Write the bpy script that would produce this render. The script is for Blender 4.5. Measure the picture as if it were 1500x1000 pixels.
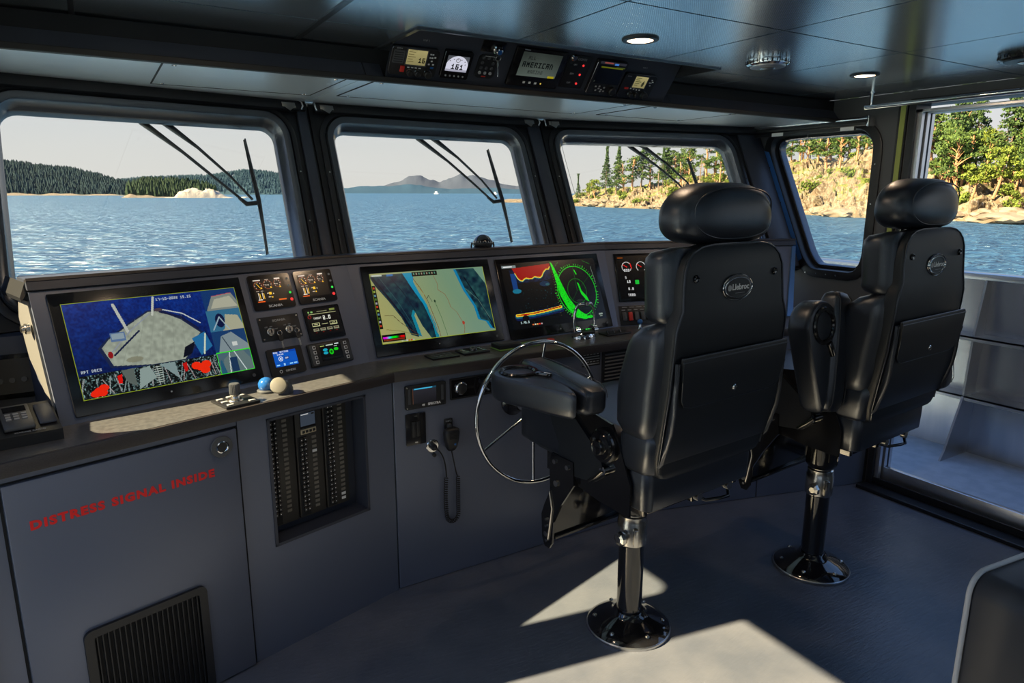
import bpy, bmesh, math, random
import numpy as np
from math import sin, cos, pi, radians, sqrt, atan2
from mathutils import Vector, Matrix, noise

for o in list(bpy.data.objects):
    bpy.data.objects.remove(o)
SC = bpy.context.scene
COL = SC.collection
random.seed(7)

# ------------------------------------------------------------ camera
AZ, PT, RL = radians(31.2), radians(12.25), radians(0.15)
fw = Vector((sin(AZ)*cos(PT), cos(AZ)*cos(PT), -sin(PT)))
rt = Vector((cos(AZ), -sin(AZ), 0))
up = rt.cross(fw)
r2 = rt*cos(RL) + up*sin(RL)
u2 = up*cos(RL) - rt*sin(RL)
cd = bpy.data.cameras.new('camera')
cd.sensor_width = 36
cd.lens = 24
cd.clip_start = 0.05
cd.clip_end = 20000
cam = bpy.data.objects.new('camera', cd)
COL.objects.link(cam)
mw = Matrix((r2, u2, -fw)).transposed().to_4x4()
mw.translation = (0, 0, 1.55)
cam.matrix_world = mw
SC.camera = cam

# ------------------------------------------------------------ exposure
vs = SC.view_settings
vs.view_transform = 'Standard'
vs.look = 'None'
vs.exposure = 0.0
vs.gamma = 1.0
vs.use_curve_mapping = False

# ------------------------------------------------------------ sky
W = bpy.data.worlds.new('sky')
SC.world = W
W.use_nodes = True
nt = W.node_tree
nt.nodes.clear()
wo = nt.nodes.new('ShaderNodeOutputWorld')
bg = nt.nodes.new('ShaderNodeBackground')
tc = nt.nodes.new('ShaderNodeTexCoord')
sx = nt.nodes.new('ShaderNodeSeparateXYZ')
cr = nt.nodes.new('ShaderNodeValToRGB')
e = cr.color_ramp.elements
e[0].position = 0.0; e[0].color = (.80, .765, .72, 1)
e[1].position = 1.0; e[1].color = (.20, .44, 1.0, 1)
for p, c in ((.05, (.77, .755, .73)), (.16, (.66, .71, .77)), (.32, (.44, .64, 1.0)), (.6, (.28, .53, 1.08))):
    x = cr.color_ramp.elements.new(p); x.color = (*c, 1)
nz = nt.nodes.new('ShaderNodeTexNoise')
nz.inputs['Scale'].default_value = 2.2; nz.inputs['Detail'].default_value = 6
mp = nt.nodes.new('ShaderNodeMapping'); mp.inputs['Scale'].default_value = (1, 1, 7)
mr = nt.nodes.new('ShaderNodeMapRange')
mr.inputs[1].default_value = .5; mr.inputs[2].default_value = .75; mr.inputs[3].default_value = 0; mr.inputs[4].default_value = .22
mx = nt.nodes.new('ShaderNodeMixRGB'); mx.inputs[2].default_value = (.86, .85, .84, 1)
L = nt.links.new
L(tc.outputs['Generated'], sx.inputs[0]); L(sx.outputs['Z'], cr.inputs[0])
L(tc.outputs['Generated'], mp.inputs[0]); L(mp.outputs[0], nz.inputs[0]); L(nz.outputs[0], mr.inputs[0])
L(mr.outputs[0], mx.inputs[0]); L(cr.outputs[0], mx.inputs[1]); L(mx.outputs[0], bg.inputs[0]); L(bg.outputs[0], wo.inputs[0])
bg.inputs[1].default_value = 1.0

# ------------------------------------------------------------ sun (from the port side)
sd = bpy.data.lights.new('sun', 'SUN')
sd.energy = 25.0
sd.angle = radians(0.6)
sd.color = (1.0, .80, .48)
sun = bpy.data.objects.new('sun', sd)
COL.objects.link(sun)
sdir = Vector((1, -.18, -.80*sqrt(1+.18**2)))
sun.rotation_euler = sdir.to_track_quat('-Z', 'Y').to_euler()
sun.location = (-20, 5, 20)

# ------------------------------------------------------------ materials
def M(name, col, rough=.5, metal=0., spec=.5, bump=None, emit=None, es=1., coat=0., vary=None, coords='Object', stretch=(1, 1, 1)):
    m = bpy.data.materials.new(name); m.use_nodes = True
    n = m.node_tree; b = n.nodes['Principled BSDF']
    b.inputs['Base Color'].default_value = (*col, 1)
    b.inputs['Roughness'].default_value = rough
    b.inputs['Metallic'].default_value = metal
    b.inputs['Specular IOR Level'].default_value = spec
    b.inputs['Coat Weight'].default_value = coat
    b.inputs['Coat Roughness'].default_value = .08
    if emit:
        b.inputs['Emission Color'].default_value = (*emit, 1); b.inputs['Emission Strength'].default_value = es
    if bump or vary:
        t = n.nodes.new('ShaderNodeTexCoord'); mpn = n.nodes.new('ShaderNodeMapping')
        mpn.inputs['Scale'].default_value = stretch
        n.links.new(t.outputs[coords], mpn.inputs[0])
    if bump:
        s, st, dist = bump
        x = n.nodes.new('ShaderNodeTexNoise'); x.inputs['Scale'].default_value = s; x.inputs['Detail'].default_value = 3
        bb = n.nodes.new('ShaderNodeBump'); bb.inputs['Strength'].default_value = st; bb.inputs['Distance'].default_value = dist
        n.links.new(mpn.outputs[0], x.inputs[0]); n.links.new(x.outputs[0], bb.inputs['Height']); n.links.new(bb.outputs[0], b.inputs['Normal'])
    if vary:
        s, c2, lo, hi = vary
        x = n.nodes.new('ShaderNodeTexNoise'); x.inputs['Scale'].default_value = s; x.inputs['Detail'].default_value = 6
        r = n.nodes.new('ShaderNodeMapRange'); r.inputs[1].default_value = lo; r.inputs[2].default_value = hi
        k = n.nodes.new('ShaderNodeMixRGB'); k.inputs[1].default_value = (*col, 1); k.inputs[2].default_value = (*c2, 1)
        n.links.new(mpn.outputs[0], x.inputs[0]); n.links.new(x.outputs[0], r.inputs[0]); n.links.new(r.outputs[0], k.inputs[0]); n.links.new(k.outputs[0], b.inputs['Base Color'])
    return m

PANEL = M('graphite_panel', (.140, .160, .222), .36, .30, .5, bump=(900, .12, .001))
PANEL2 = M('graphite_panel_dark', (.050, .057, .080), .42, .2, .5, bump=(900, .12, .001))
WALLM = M('wall_vinyl', (.085, .09, .10), .6, 0, .4, bump=(600, .2, .001))
SEAM = M('seam_black', (.008, .009, .012), .8)
COUNTER = M('counter_laminate', (.10, .10, .105), .33, 0, .5, bump=(120, .05, .001), vary=(60, (.075, .075, .08), .4, .6), stretch=(1, 1, 8))
LIP = M('counter_lip_wood', (.045, .038, .038), .4, 0, .5, vary=(30, (.028, .024, .025), .35, .65), stretch=(1, 30, 30))
TRIMBLACK = M('frame_black', (.014, .015, .019), .38, .1, .5)
FRAME = M('window_frame_satin', (.13, .14, .16), .24, .8, .5)
ALU = M('aluminium', (.55, .56, .58), .32, 1., .5, bump=(200, .08, .002), stretch=(1, 1, 12))
ALUFRAME = M('aluminium_frame', (.62, .64, .68), .3, .9)
CHROME = M('chrome', (.80, .80, .80), .08, 1.)
STEEL = M('brushed_steel', (.62, .60, .56), .25, 1., bump=(300, .05, .001))
GLOSS = M('black_gloss', (.010, .010, .012), .06, 0, .6, coat=.6)
BLACKPL = M('black_plastic', (.014, .015, .018), .38)
BEZEL = M('bezel_black', (.008, .008, .010), .16, 0, .5)
GREYPL = M('grey_plastic', (.07, .075, .085), .4)
BLACKMET = M('black_powdercoat', (.012, .012, .014), .14, .2, .6, coat=.3)
LEATHER = M('black_leather', (.013, .016, .024), .34, 0, .9, bump=(420, .22, .0012))
LEATHER.node_tree.nodes['Principled BSDF'].inputs['Specular Tint'].default_value = (.82, .88, 1, 1)
LEATHER2 = M('black_leather_back', (.012, .015, .021), .44, 0, .38, bump=(500, .2, .001))
STITCH = M('stitching', (.05, .052, .06), .6)
WHITE = M('white_print', (.75, .76, .78), .5)
GREYPR = M('grey_print', (.35, .36, .38), .5)
RED = M('red_vinyl', (.80, .012, .014), .45)
REDPL = M('red_plastic', (.6, .03, .02), .35)
GREENPL = M('green_plastic', (.16, .30, .07), .4)
PIPING = M('piping_grey', (.55, .58, .64), .5)
CREAM = M('cream_paint', (.80, .74, .60), .5)
LIME = M('lime_seal', (.30, .36, .08), .5)
FLOORW = M('deck_coating', (.36, .43, .52), .6, 0, .4, bump=(60, .3, .003), vary=(14, (.42, .49, .58), .4, .6))
BRUSHSTL = M('cream_knob', (.26, .245, .21), .3, .2)
RUBBER = M('rubber', (.012, .012, .013), .6)
BLUELED = M('blue_dome', (.02, .12, .40), .15, 0, .6, coat=.5)
LAMP = M('lamp_glow', (1, .8, .6), .5, emit=(1, .74, .50), es=9)
LEDR = M('led_red', (.6, .02, .02), .5, emit=(1, .05, .05), es=.8)
LEDG = M('led_green', (.02, .6, .05), .5, emit=(.05, .9, .1), es=.7)
CANVAS_BAG = M('bulwark_plate', (.80, .79, .78), .27, .9, bump=(9, .15, .01), stretch=(1, 1, .15), vary=(5, (.52, .53, .55), .35, .65))

def glassmat(name, tint=(1, 1, 1), refl=.05):
    m = bpy.data.materials.new(name); m.use_nodes = True
    n = m.node_tree; n.nodes.clear()
    o = n.nodes.new('ShaderNodeOutputMaterial'); t = n.nodes.new('ShaderNodeBsdfTransparent'); g = n.nodes.new('ShaderNodeBsdfGlossy')
    x = n.nodes.new('ShaderNodeMixShader')
    t.inputs[0].default_value = (*tint, 1); g.inputs['Roughness'].default_value = .02
    x.inputs[0].default_value = refl
    n.links.new(t.outputs[0], x.inputs[1]); n.links.new(g.outputs[0], x.inputs[2]); n.links.new(x.outputs[0], o.inputs[0])
    return m
GLASS = glassmat('window_glass', (.97, .985, .98), .035)

# ceiling: satin metal with a fine perforation
def ceilmat():
    m = M('perforated_satin_panel', (.82, .90, .98), .22, .95)
    n = m.node_tree; b = n.nodes['Principled BSDF']
    t = n.nodes.new('ShaderNodeTexCoord'); s = n.nodes.new('ShaderNodeVectorMath'); s.operation = 'SCALE'; s.inputs['Scale'].default_value = 2*pi/.0075
    sp = n.nodes.new('ShaderNodeSeparateXYZ')
    a = n.nodes.new('ShaderNodeMath'); a.operation = 'SINE'; c = n.nodes.new('ShaderNodeMath'); c.operation = 'SINE'
    mu = n.nodes.new('ShaderNodeMath'); mu.operation = 'MULTIPLY'
    r = n.nodes.new('ShaderNodeMapRange'); r.inputs[1].default_value = .15; r.inputs[2].default_value = .45
    k = n.nodes.new('ShaderNodeMixRGB'); k.inputs[1].default_value = (.80, .90, .98, 1); k.inputs[2].default_value = (.26, .33, .40, 1)
    n.links.new(t.outputs['Object'], s.inputs[0]); n.links.new(s.outputs[0], sp.inputs[0])
    n.links.new(sp.outputs[0], a.inputs[0]); n.links.new(sp.outputs[1], c.inputs[0]); n.links.new(a.outputs[0], mu.inputs[0]); n.links.new(c.outputs[0], mu.inputs[1])
    n.links.new(mu.outputs[0], r.inputs[0]); n.links.new(r.outputs[0], k.inputs[0]); n.links.new(k.outputs[0], b.inputs['Base Color'])
    return m
CEIL = ceilmat()
SOFFIT = M('satin_soffit', (.80, .86, .92), .28, .55, bump=(4, .02, .01))

def floormat():
    m = M('slate_floor', (.12, .135, .17), .33, 0, .6)
    n = m.node_tree; b = n.nodes['Principled BSDF']
    t = n.nodes.new('ShaderNodeTexCoord'); mpn = n.nodes.new('ShaderNodeMapping')
    mpn.inputs['Rotation'].default_value = (0, 0, radians(35)); mpn.inputs['Scale'].default_value = (10, 55, 1)
    x = n.nodes.new('ShaderNodeTexNoise'); x.inputs['Scale'].default_value = 1.6; x.inputs['Detail'].default_value = 7; x.inputs['Distortion'].default_value = .8
    bb = n.nodes.new('ShaderNodeBump'); bb.inputs['Strength'].default_value = .5; bb.inputs['Distance'].default_value = .003
    n.links.new(t.outputs['Object'], mpn.inputs[0]); n.links.new(mpn.outputs[0], x.inputs[0]); n.links.new(x.outputs[0], bb.inputs['Height']); n.links.new(bb.outputs[0], b.inputs['Normal'])
    y = n.nodes.new('ShaderNodeTexNoise'); y.inputs['Scale'].default_value = 5; y.inputs['Detail'].default_value = 8
    r = n.nodes.new('ShaderNodeMapRange'); r.inputs[1].default_value = .35; r.inputs[2].default_value = .65
    k = n.nodes.new('ShaderNodeMixRGB'); k.inputs[1].default_value = (.092, .106, .140, 1); k.inputs[2].default_value = (.128, .140, .172, 1)
    n.links.new(t.outputs['Object'], y.inputs[0]); n.links.new(y.outputs[0], r.inputs[0]); n.links.new(r.outputs[0], k.inputs[0]); n.links.new(k.outputs[0], b.inputs['Base Color'])
    return m
FLOOR = floormat()

def vcmat(name, strength=1., rough=.25):
    m = bpy.data.materials.new(name); m.use_nodes = True
    n = m.node_tree; b = n.nodes['Principled BSDF']
    a = n.nodes.new('ShaderNodeVertexColor'); a.layer_name = 'Col'
    b.inputs['Base Color'].default_value = (.004, .004, .005, 1); b.inputs['Roughness'].default_value = rough
    n.links.new(a.outputs[0], b.inputs['Emission Color']); b.inputs['Emission Strength'].default_value = strength
    return m
SCREEN = vcmat('screen_pixels', 1.0)

# ------------------------------------------------------------ mesh helpers
def Tm(x, y=0, z=0):
    return Matrix.Translation((x, y, z))
def Rm(a, ax):
    return Matrix.Rotation(a, 4, ax)

class G:
    """collects shapes, then links them as one mesh object"""
    def __init__(s):
        s.v = []; s.f = []
    def add(s, v, f, m=None):
        b = len(s.v)
        s.v += [(m @ Vector(p))[:] if m is not None else tuple(p) for p in v]
        s.f += [tuple(i+b for i in q) for q in f]
        return s
    def box(s, x0, x1, y0, y1, z0, z1, bev=0, seg=2, m=None):
        bm = bmesh.new()
        mm = Matrix.Translation(((x0+x1)/2, (y0+y1)/2, (z0+z1)/2)) @ Matrix.Diagonal((abs(x1-x0), abs(y1-y0), abs(z1-z0), 1))
        bmesh.ops.create_cube(bm, size=1, matrix=mm)
        if bev:
            bmesh.ops.bevel(bm, geom=bm.edges[:], offset=bev, segments=seg, profile=.5, affect='EDGES')
        bm.verts.index_update()
        s.add([v.co[:] for v in bm.verts], [[v.index for v in f.verts] for f in bm.faces], m)
        bm.free(); return s
    def prism(s, poly, z0, z1, m=None):
        n = len(poly)
        v = [(x, y, z0) for x, y in poly] + [(x, y, z1) for x, y in poly]
        f = [tuple(range(n))[::-1], tuple(range(n, 2*n))] + [(i, (i+1) % n, (i+1) % n+n, i+n) for i in range(n)]
        return s.add(v, f, m)
    def ring(s, outer, inner, z0, z1, m=None):
        n = len(outer)
        v = [(*p, z0) for p in outer] + [(*p, z1) for p in outer] + [(*p, z0) for p in inner] + [(*p, z1) for p in inner]
        f = []
        for i in range(n):
            j = (i+1) % n
            for a, b in ((0, 1), (3, 2), (1, 3), (2, 0)):
                q = [a*n+i, a*n+j, b*n+j, b*n+i]
                f.append(q)
        return s.add(v, f, m)
    def tube(s, pts, r, n=8, closed=False, m=None, cap=True):
        pts = [Vector(p) for p in pts]
        k = len(pts); rr = r if isinstance(r, (list, tuple)) else [r]*k
        v = []; f = []
        prev = None
        for i, p in enumerate(pts):
            if closed:
                t = pts[(i+1) % k]-pts[i-1]
            else:
                t = pts[min(i+1, k-1)]-pts[max(i-1, 0)]
            t = t.normalized() if t.length > 1e-9 else Vector((0, 0, 1))
            if prev is None:
                a = t.orthogonal().normalized()
            else:
                a = prev - t*prev.dot(t)
                a = a.normalized() if a.length > 1e-6 else t.orthogonal().normalized()
            prev = a
            b = t.cross(a)
            for j in range(n):
                th = 2*pi*j/n
                v.append(p + (a*cos(th)+b*sin(th))*rr[i])
        for i in range(k if closed else k-1):
            for j in range(n):
                i2 = (i+1) % k
                f.append((i*n+j, i*n+(j+1) % n, i2*n+(j+1) % n, i2*n+j))
        if cap and not closed:
            f.append(tuple(range(n))[::-1]); f.append(tuple(range((k-1)*n, k*n)))
        return s.add(v, f, m)
    def cyl(s, p0, p1, r, n=16, r1=None, m=None):
        return s.tube([p0, p1], [r, r if r1 is None else r1], n, m=m)
    def lathe(s, prof, n=24, m=None):
        v = []; f = []
        for r, z in prof:
            for j in range(n):
                a = 2*pi*j/n
                v.append((r*cos(a), r*sin(a), z))
        k = len(prof)
        for i in range(k-1):
            for j in range(n):
                f.append((i*n+j, i*n+(j+1) % n, (i+1)*n+(j+1) % n, (i+1)*n+j))
        f.append(tuple(range(n))[::-1]); f.append(tuple(range((k-1)*n, k*n)))
        return s.add(v, f, m)
    def loft(s, rings, m=None, cap=True):
        n = len(rings[0]); v = [p for r in rings for p in r]; f = []
        for i in range(len(rings)-1):
            for j in range(n):
                f.append((i*n+j, i*n+(j+1) % n, (i+1)*n+(j+1) % n, (i+1)*n+j))
        if cap:
            f.append(tuple(range(n))[::-1]); f.append(tuple(range((len(rings)-1)*n, len(rings)*n)))
        return s.add(v, f, m)
    def dome(s, c, r, n=16, k=8, sz=1., full=True, m=None):
        rings = []
        a0 = -pi/2*.98 if full else 0
        for i in range(k+1):
            a = a0+(pi/2*.98-a0)*i/k
            rings.append([(c[0]+r*cos(a)*cos(2*pi*j/n), c[1]+r*cos(a)*sin(2*pi*j/n), c[2]+r*sin(a)*sz) for j in range(n)])
        return s.loft(rings, m)
    def o(s, name, mat, parent=None, smooth=30, m=None, label=None, bake=None, stuff=False, kind=None):
        me = bpy.data.meshes.new(name)
        v = s.v if bake is None else [(bake @ Vector(p))[:] for p in s.v]
        me.from_pydata(v, [], s.f)
        me.materials.append(mat)
        if smooth:
            me.polygons.foreach_set('use_smooth', [True]*len(me.polygons))
            me.set_sharp_from_angle(angle=radians(smooth))
        bm = bmesh.new(); bm.from_mesh(me); bmesh.ops.recalc_face_normals(bm, faces=bm.faces[:]); bm.to_mesh(me); bm.free()
        me.update()
        ob = bpy.data.objects.new(name, me); COL.objects.link(ob)
        if parent is not None: ob.parent = parent
        if m is not None: ob.matrix_local = m
        if label: ob['label'] = label
        if stuff: ob['kind'] = 'stuff'
        if kind: ob['kind'] = kind
        return ob

def tag(o, label, cat, group=None):
    o['label'] = label; o['category'] = cat
    if group: o['group'] = group
    return o
def thing(name, label, cat, m=None, group=None):
    o = bpy.data.objects.new(name, None); o.empty_display_size = .05; COL.objects.link(o)
    if m is not None: o.matrix_world = m
    return tag(o, label, cat, group)
def setting(name, m=None):
    o = bpy.data.objects.new(name, None); o.empty_display_size = .05; COL.objects.link(o); o['kind'] = 'structure'
    if m is not None: o.matrix_world = m
    return o

def rr(x0, x1, y0, y1, r, k=5):
    """rounded rectangle outline, counter-clockwise"""
    p = []
    for cx, cy, a0 in ((x1-r, y1-r, 0), (x0+r, y1-r, 90), (x0+r, y0+r, 180), (x1-r, y0+r, 270)):
        for i in range(k+1):
            a = radians(a0+90*i/k)
            p.append((cx+r*cos(a), cy+r*sin(a)))
    return p
def rect_for(x0, x1, y0, y1, k=5):
    return [c for c in ((x1, y1), (x0, y1), (x0, y0), (x1, y0)) for _ in range(k+1)]
def sell(cx, cy, hx, hy, z, n=32, p=3.2):
    """superellipse ring at height z"""
    o = []
    for j in range(n):
        a = 2*pi*j/n; c, s_ = cos(a), sin(a)
        o.append((cx+hx*math.copysign(abs(c)**(2/p), c), cy+hy*math.copysign(abs(s_)**(2/p), s_), z))
    return o

def textobj(name, body, size, mat, parent=None, m=None, bold=0., ext=.0004, align='CENTER', label=None, sxx=1., sp=1.):
    cu = bpy.data.curves.new(name, 'FONT'); cu.body = body; cu.size = size; cu.extrude = ext; cu.offset = bold
    cu.align_x = align; cu.space_character = sp; cu.align_y = 'CENTER'; cu.resolution_u = 3
    tmp = bpy.data.objects.new('tmp', cu); COL.objects.link(tmp)
    dg = bpy.context.evaluated_depsgraph_get()
    me = bpy.data.meshes.new_from_object(tmp.evaluated_get(dg))
    bpy.data.objects.remove(tmp)
    me.name = name
    if sxx != 1.:
        me.transform(Matrix.Diagonal((sxx, 1, 1, 1)))
    me.materials.clear(); me.materials.append(mat)
    ob = bpy.data.objects.new(name, me); COL.objects.link(ob)
    if parent is not None: ob.parent = parent
    if m is not None: ob.matrix_local = m
    if label: ob['label'] = label
    return ob

# pixel canvas for lit displays (colours held on the faces of a fine grid)
GL = {'0':'111101101101111','1':'010110010010111','2':'111001111100111','3':'111001111001111','4':'101101111001001','5':'111100111001111','6':'111100111101111','7':'111001001001001','8':'111101111101111','9':'111101111001111',
'A':'111101111101101','B':'110101110101110','C':'111100100100111','D':'110101101101110','E':'111100111100111','F':'111100111100100','G':'111100101101111','H':'101101111101101','I':'111010010010111','K':'101101110101101','L':'100100100100111','M':'101111111101101','N':'110101101101101','O':'111101101101111','P':'111101111100100','R':'111101110101101','S':'111100111001111','T':'111010010010010','U':'101101101101111','V':'101101101101010','X':'101101010101101','W':'101101111111101','Y':'101101010010010','.':'000000000000010','-':'000000111000000','/':'001001010100100',':':'000010000010000'}
class Px:
    def __init__(s, w, h, bgc=(0, 0, 0)):
        s.w, s.h = w, h; s.a = np.zeros((h, w, 3)); s.a[:] = bgc
        s.X, s.Y = np.meshgrid(np.arange(w)+.5, np.arange(h)+.5)
    def mask(s, mk, c, al=1.):
        s.a[mk] = s.a[mk]*(1-al)+np.array(c)*al
    def rect(s, x0, y0, x1, y1, c, al=1.):
        s.mask((s.X >= x0) & (s.X < x1) & (s.Y >= y0) & (s.Y < y1), c, al)
    def ell(s, cx, cy, rx, ry, c, al=1., hollow=0):
        d = np.sqrt(((s.X-cx)/rx)**2+((s.Y-cy)/ry)**2)
        mk = d < 1
        if hollow: mk &= d > 1-hollow
        s.mask(mk, c, al)
    def polymask(s, P):
        mk = np.zeros((s.h, s.w), bool); n = len(P)
        for i in range(n):
            x1, y1 = P[i]; x2, y2 = P[(i+1) % n]
            if y1 == y2: continue
            c = ((s.Y > min(y1, y2)) & (s.Y <= max(y1, y2)))
            xi = (s.Y-y1)*(x2-x1)/(y2-y1)+x1
            mk ^= c & (s.X < xi)
        return mk
    def poly(s, P, c, al=1.):
        s.mask(s.polymask(P), c, al)
    def line(s, P, c, wd=1., al=1.):
        for (x1, y1), (x2, y2) in zip(P[:-1], P[1:]):
            dx, dy = x2-x1, y2-y1; l2 = dx*dx+dy*dy+1e-9
            t = np.clip(((s.X-x1)*dx+(s.Y-y1)*dy)/l2, 0, 1)
            d = np.hypot(s.X-x1-t*dx, s.Y-y1-t*dy)
            s.mask(d < wd/2, c, al)
    def text(s, x, y, t, c, k=1):
        for ch in t:
            g = GL.get(ch)
            if g:
                for i, b in enumerate(g):
                    if b == '1': s.rect(x+(i % 3)*k, y+(i//3)*k, x+(i % 3)*k+k, y+(i//3)*k+k, c)
            x += 4*k
    def obj(s, name, wd, hg, parent, m, mat=None):
        w, h = s.w, s.h
        me = bpy.data.meshes.new(name)
        xs = np.linspace(-wd/2, wd/2, w+1); ys = np.linspace(hg/2, -hg/2, h+1)
        XX, YY = np.meshgrid(xs, ys)
        co = np.stack([XX.ravel(), YY.ravel(), np.zeros(XX.size)], 1)
        me.vertices.add(len(co)); me.vertices.foreach_set('co', co.ravel())
        i, j = np.meshgrid(np.arange(h), np.arange(w), indexing='ij')
        a = i*(w+1)+j
        q = np.stack([a+w+1, a+w+2, a+1, a], -1).reshape(-1)
        me.loops.add(len(q)); me.loops.foreach_set('vertex_index', q)
        me.polygons.add(w*h); me.polygons.foreach_set('loop_start', np.arange(w*h)*4); me.polygons.foreach_set('loop_total', np.full(w*h, 4))
        me.update(calc_edges=True)
        at = me.color_attributes.new('Col', 'FLOAT_COLOR', 'CORNER')
        col = np.ones((w*h, 4, 4)); lin = np.clip(s.a, 0, 1)**2.2
        col[:, :, :3] = lin.reshape(-1, 1, 3)
        at.data.foreach_set('color', col.ravel())
        me.materials.append(mat or SCREEN)
        ob = bpy.data.objects.new(name, me); COL.objects.link(ob)
        ob.parent = parent; ob.matrix_local = m
        return ob
# ============================================================ SETTING
HC = 2.04          # ceiling height
SV = Vector((0, .477, 1))   # rake of the windows (top leans forward)
WP = [Vector(p) for p in ((-.37, 2.915, 1.93), (.857, 3.16, 1.93), (2.10, 3.2, 1.93), (3.47, 2.89, 1.93))]
def facet(i):
    d = (WP[i+1]-WP[i]); Ln = d.length; d /= Ln
    n = d.cross(SV).normalized()       # towards the cabin
    m = Matrix((d, SV, n)).transposed().to_4x4(); m.translation = WP[i]
    return m, Ln

# floor
fl = G().prism([(-.42, -2.7), (3.52, -2.7), (3.52, 2.2), (2.25, 2.6), (.8, 2.6), (-.42, 2.3)], -.05, 0)
fl = fl.o('floor', FLOOR, smooth=0, kind='structure')

# front wall: three raked facets with a rounded opening each
wf = setting('wall_front')
openings = [(.148, 1.092, -.72, -.103), (.106, 1.055, -.72, -.102), (.097, 1.137, -.72, -.098)]
CRK = 6
for i, (a0, a1, h0, h1) in enumerate(openings):
    m, Ln = facet(i)
    inner = rr(a0-.052, a1+.052, h0-.052, h1+.05, .085, CRK)
    e0 = .003 if i else 0
    outer = rect_for(e0, Ln-.003, -.80, 0, CRK)
    G().ring(outer, inner, -.05, 0).o('wall_panel', TRIMBLACK, wf, 0, bake=m)
    # pillar covers, one strip each side of the opening
    for x0, x1 in ((e0+.012, a0-.085), (a1+.10, Ln-.015)):
        if x1-x0 > .02:
            G().box(x0, x1, -.79, -.005, 0, .014, .004).o('pillar_cover', PANEL2, wf, bake=m)
    # dark joint behind the seam
    G().box(-.01, .01, -.8, 0, -.055, -.02).o('seam_strip', SEAM, wf, 0, bake=m)
    win = setting('window_%d' % (i+1))
    def ol(o_, d, a0=a0, a1=a1, h0=h0, h1=h1):
        return [(x, y, d) for x, y in rr(a0-o_, a1+o_, h0-o_, h1+o_, .055+o_, CRK)]
    g = G().loft([ol(.052, -.04), ol(.052, .012), ol(.046, .020), ol(.030, .022), ol(.020, .016), ol(.016, 0), ol(.004, -.022), ol(0, -.028), ol(0, -.055)], cap=False)
    g.o('window_frame', FRAME, win, 40, bake=m)
    g = G().loft([ol(.078, .0), ol(.078, .010), ol(.070, .014), ol(.056, .014), ol(.052, .0)], cap=False)
    g.o('frame_flange', TRIMBLACK, win, 40, bake=m)
    G().prism([(x, y) for x, y, z in ol(.01, 0)], -.052, -.046).o('pane', GLASS, win, 0, bake=m)
    # flange screws
    for hh in (-.3, -.5):
        for xx in (a0-.066, a1+.066):
            G().cyl((xx, hh, .013), (xx, hh, .017), .0035, 8).o('screw', STEEL, win, bake=m)
    # black header strip above the frame
    G().box(.02, Ln-.02, -.045, -.002, 0, .03, .006).o('header_strip', TRIMBLACK, win, bake=m)

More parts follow.
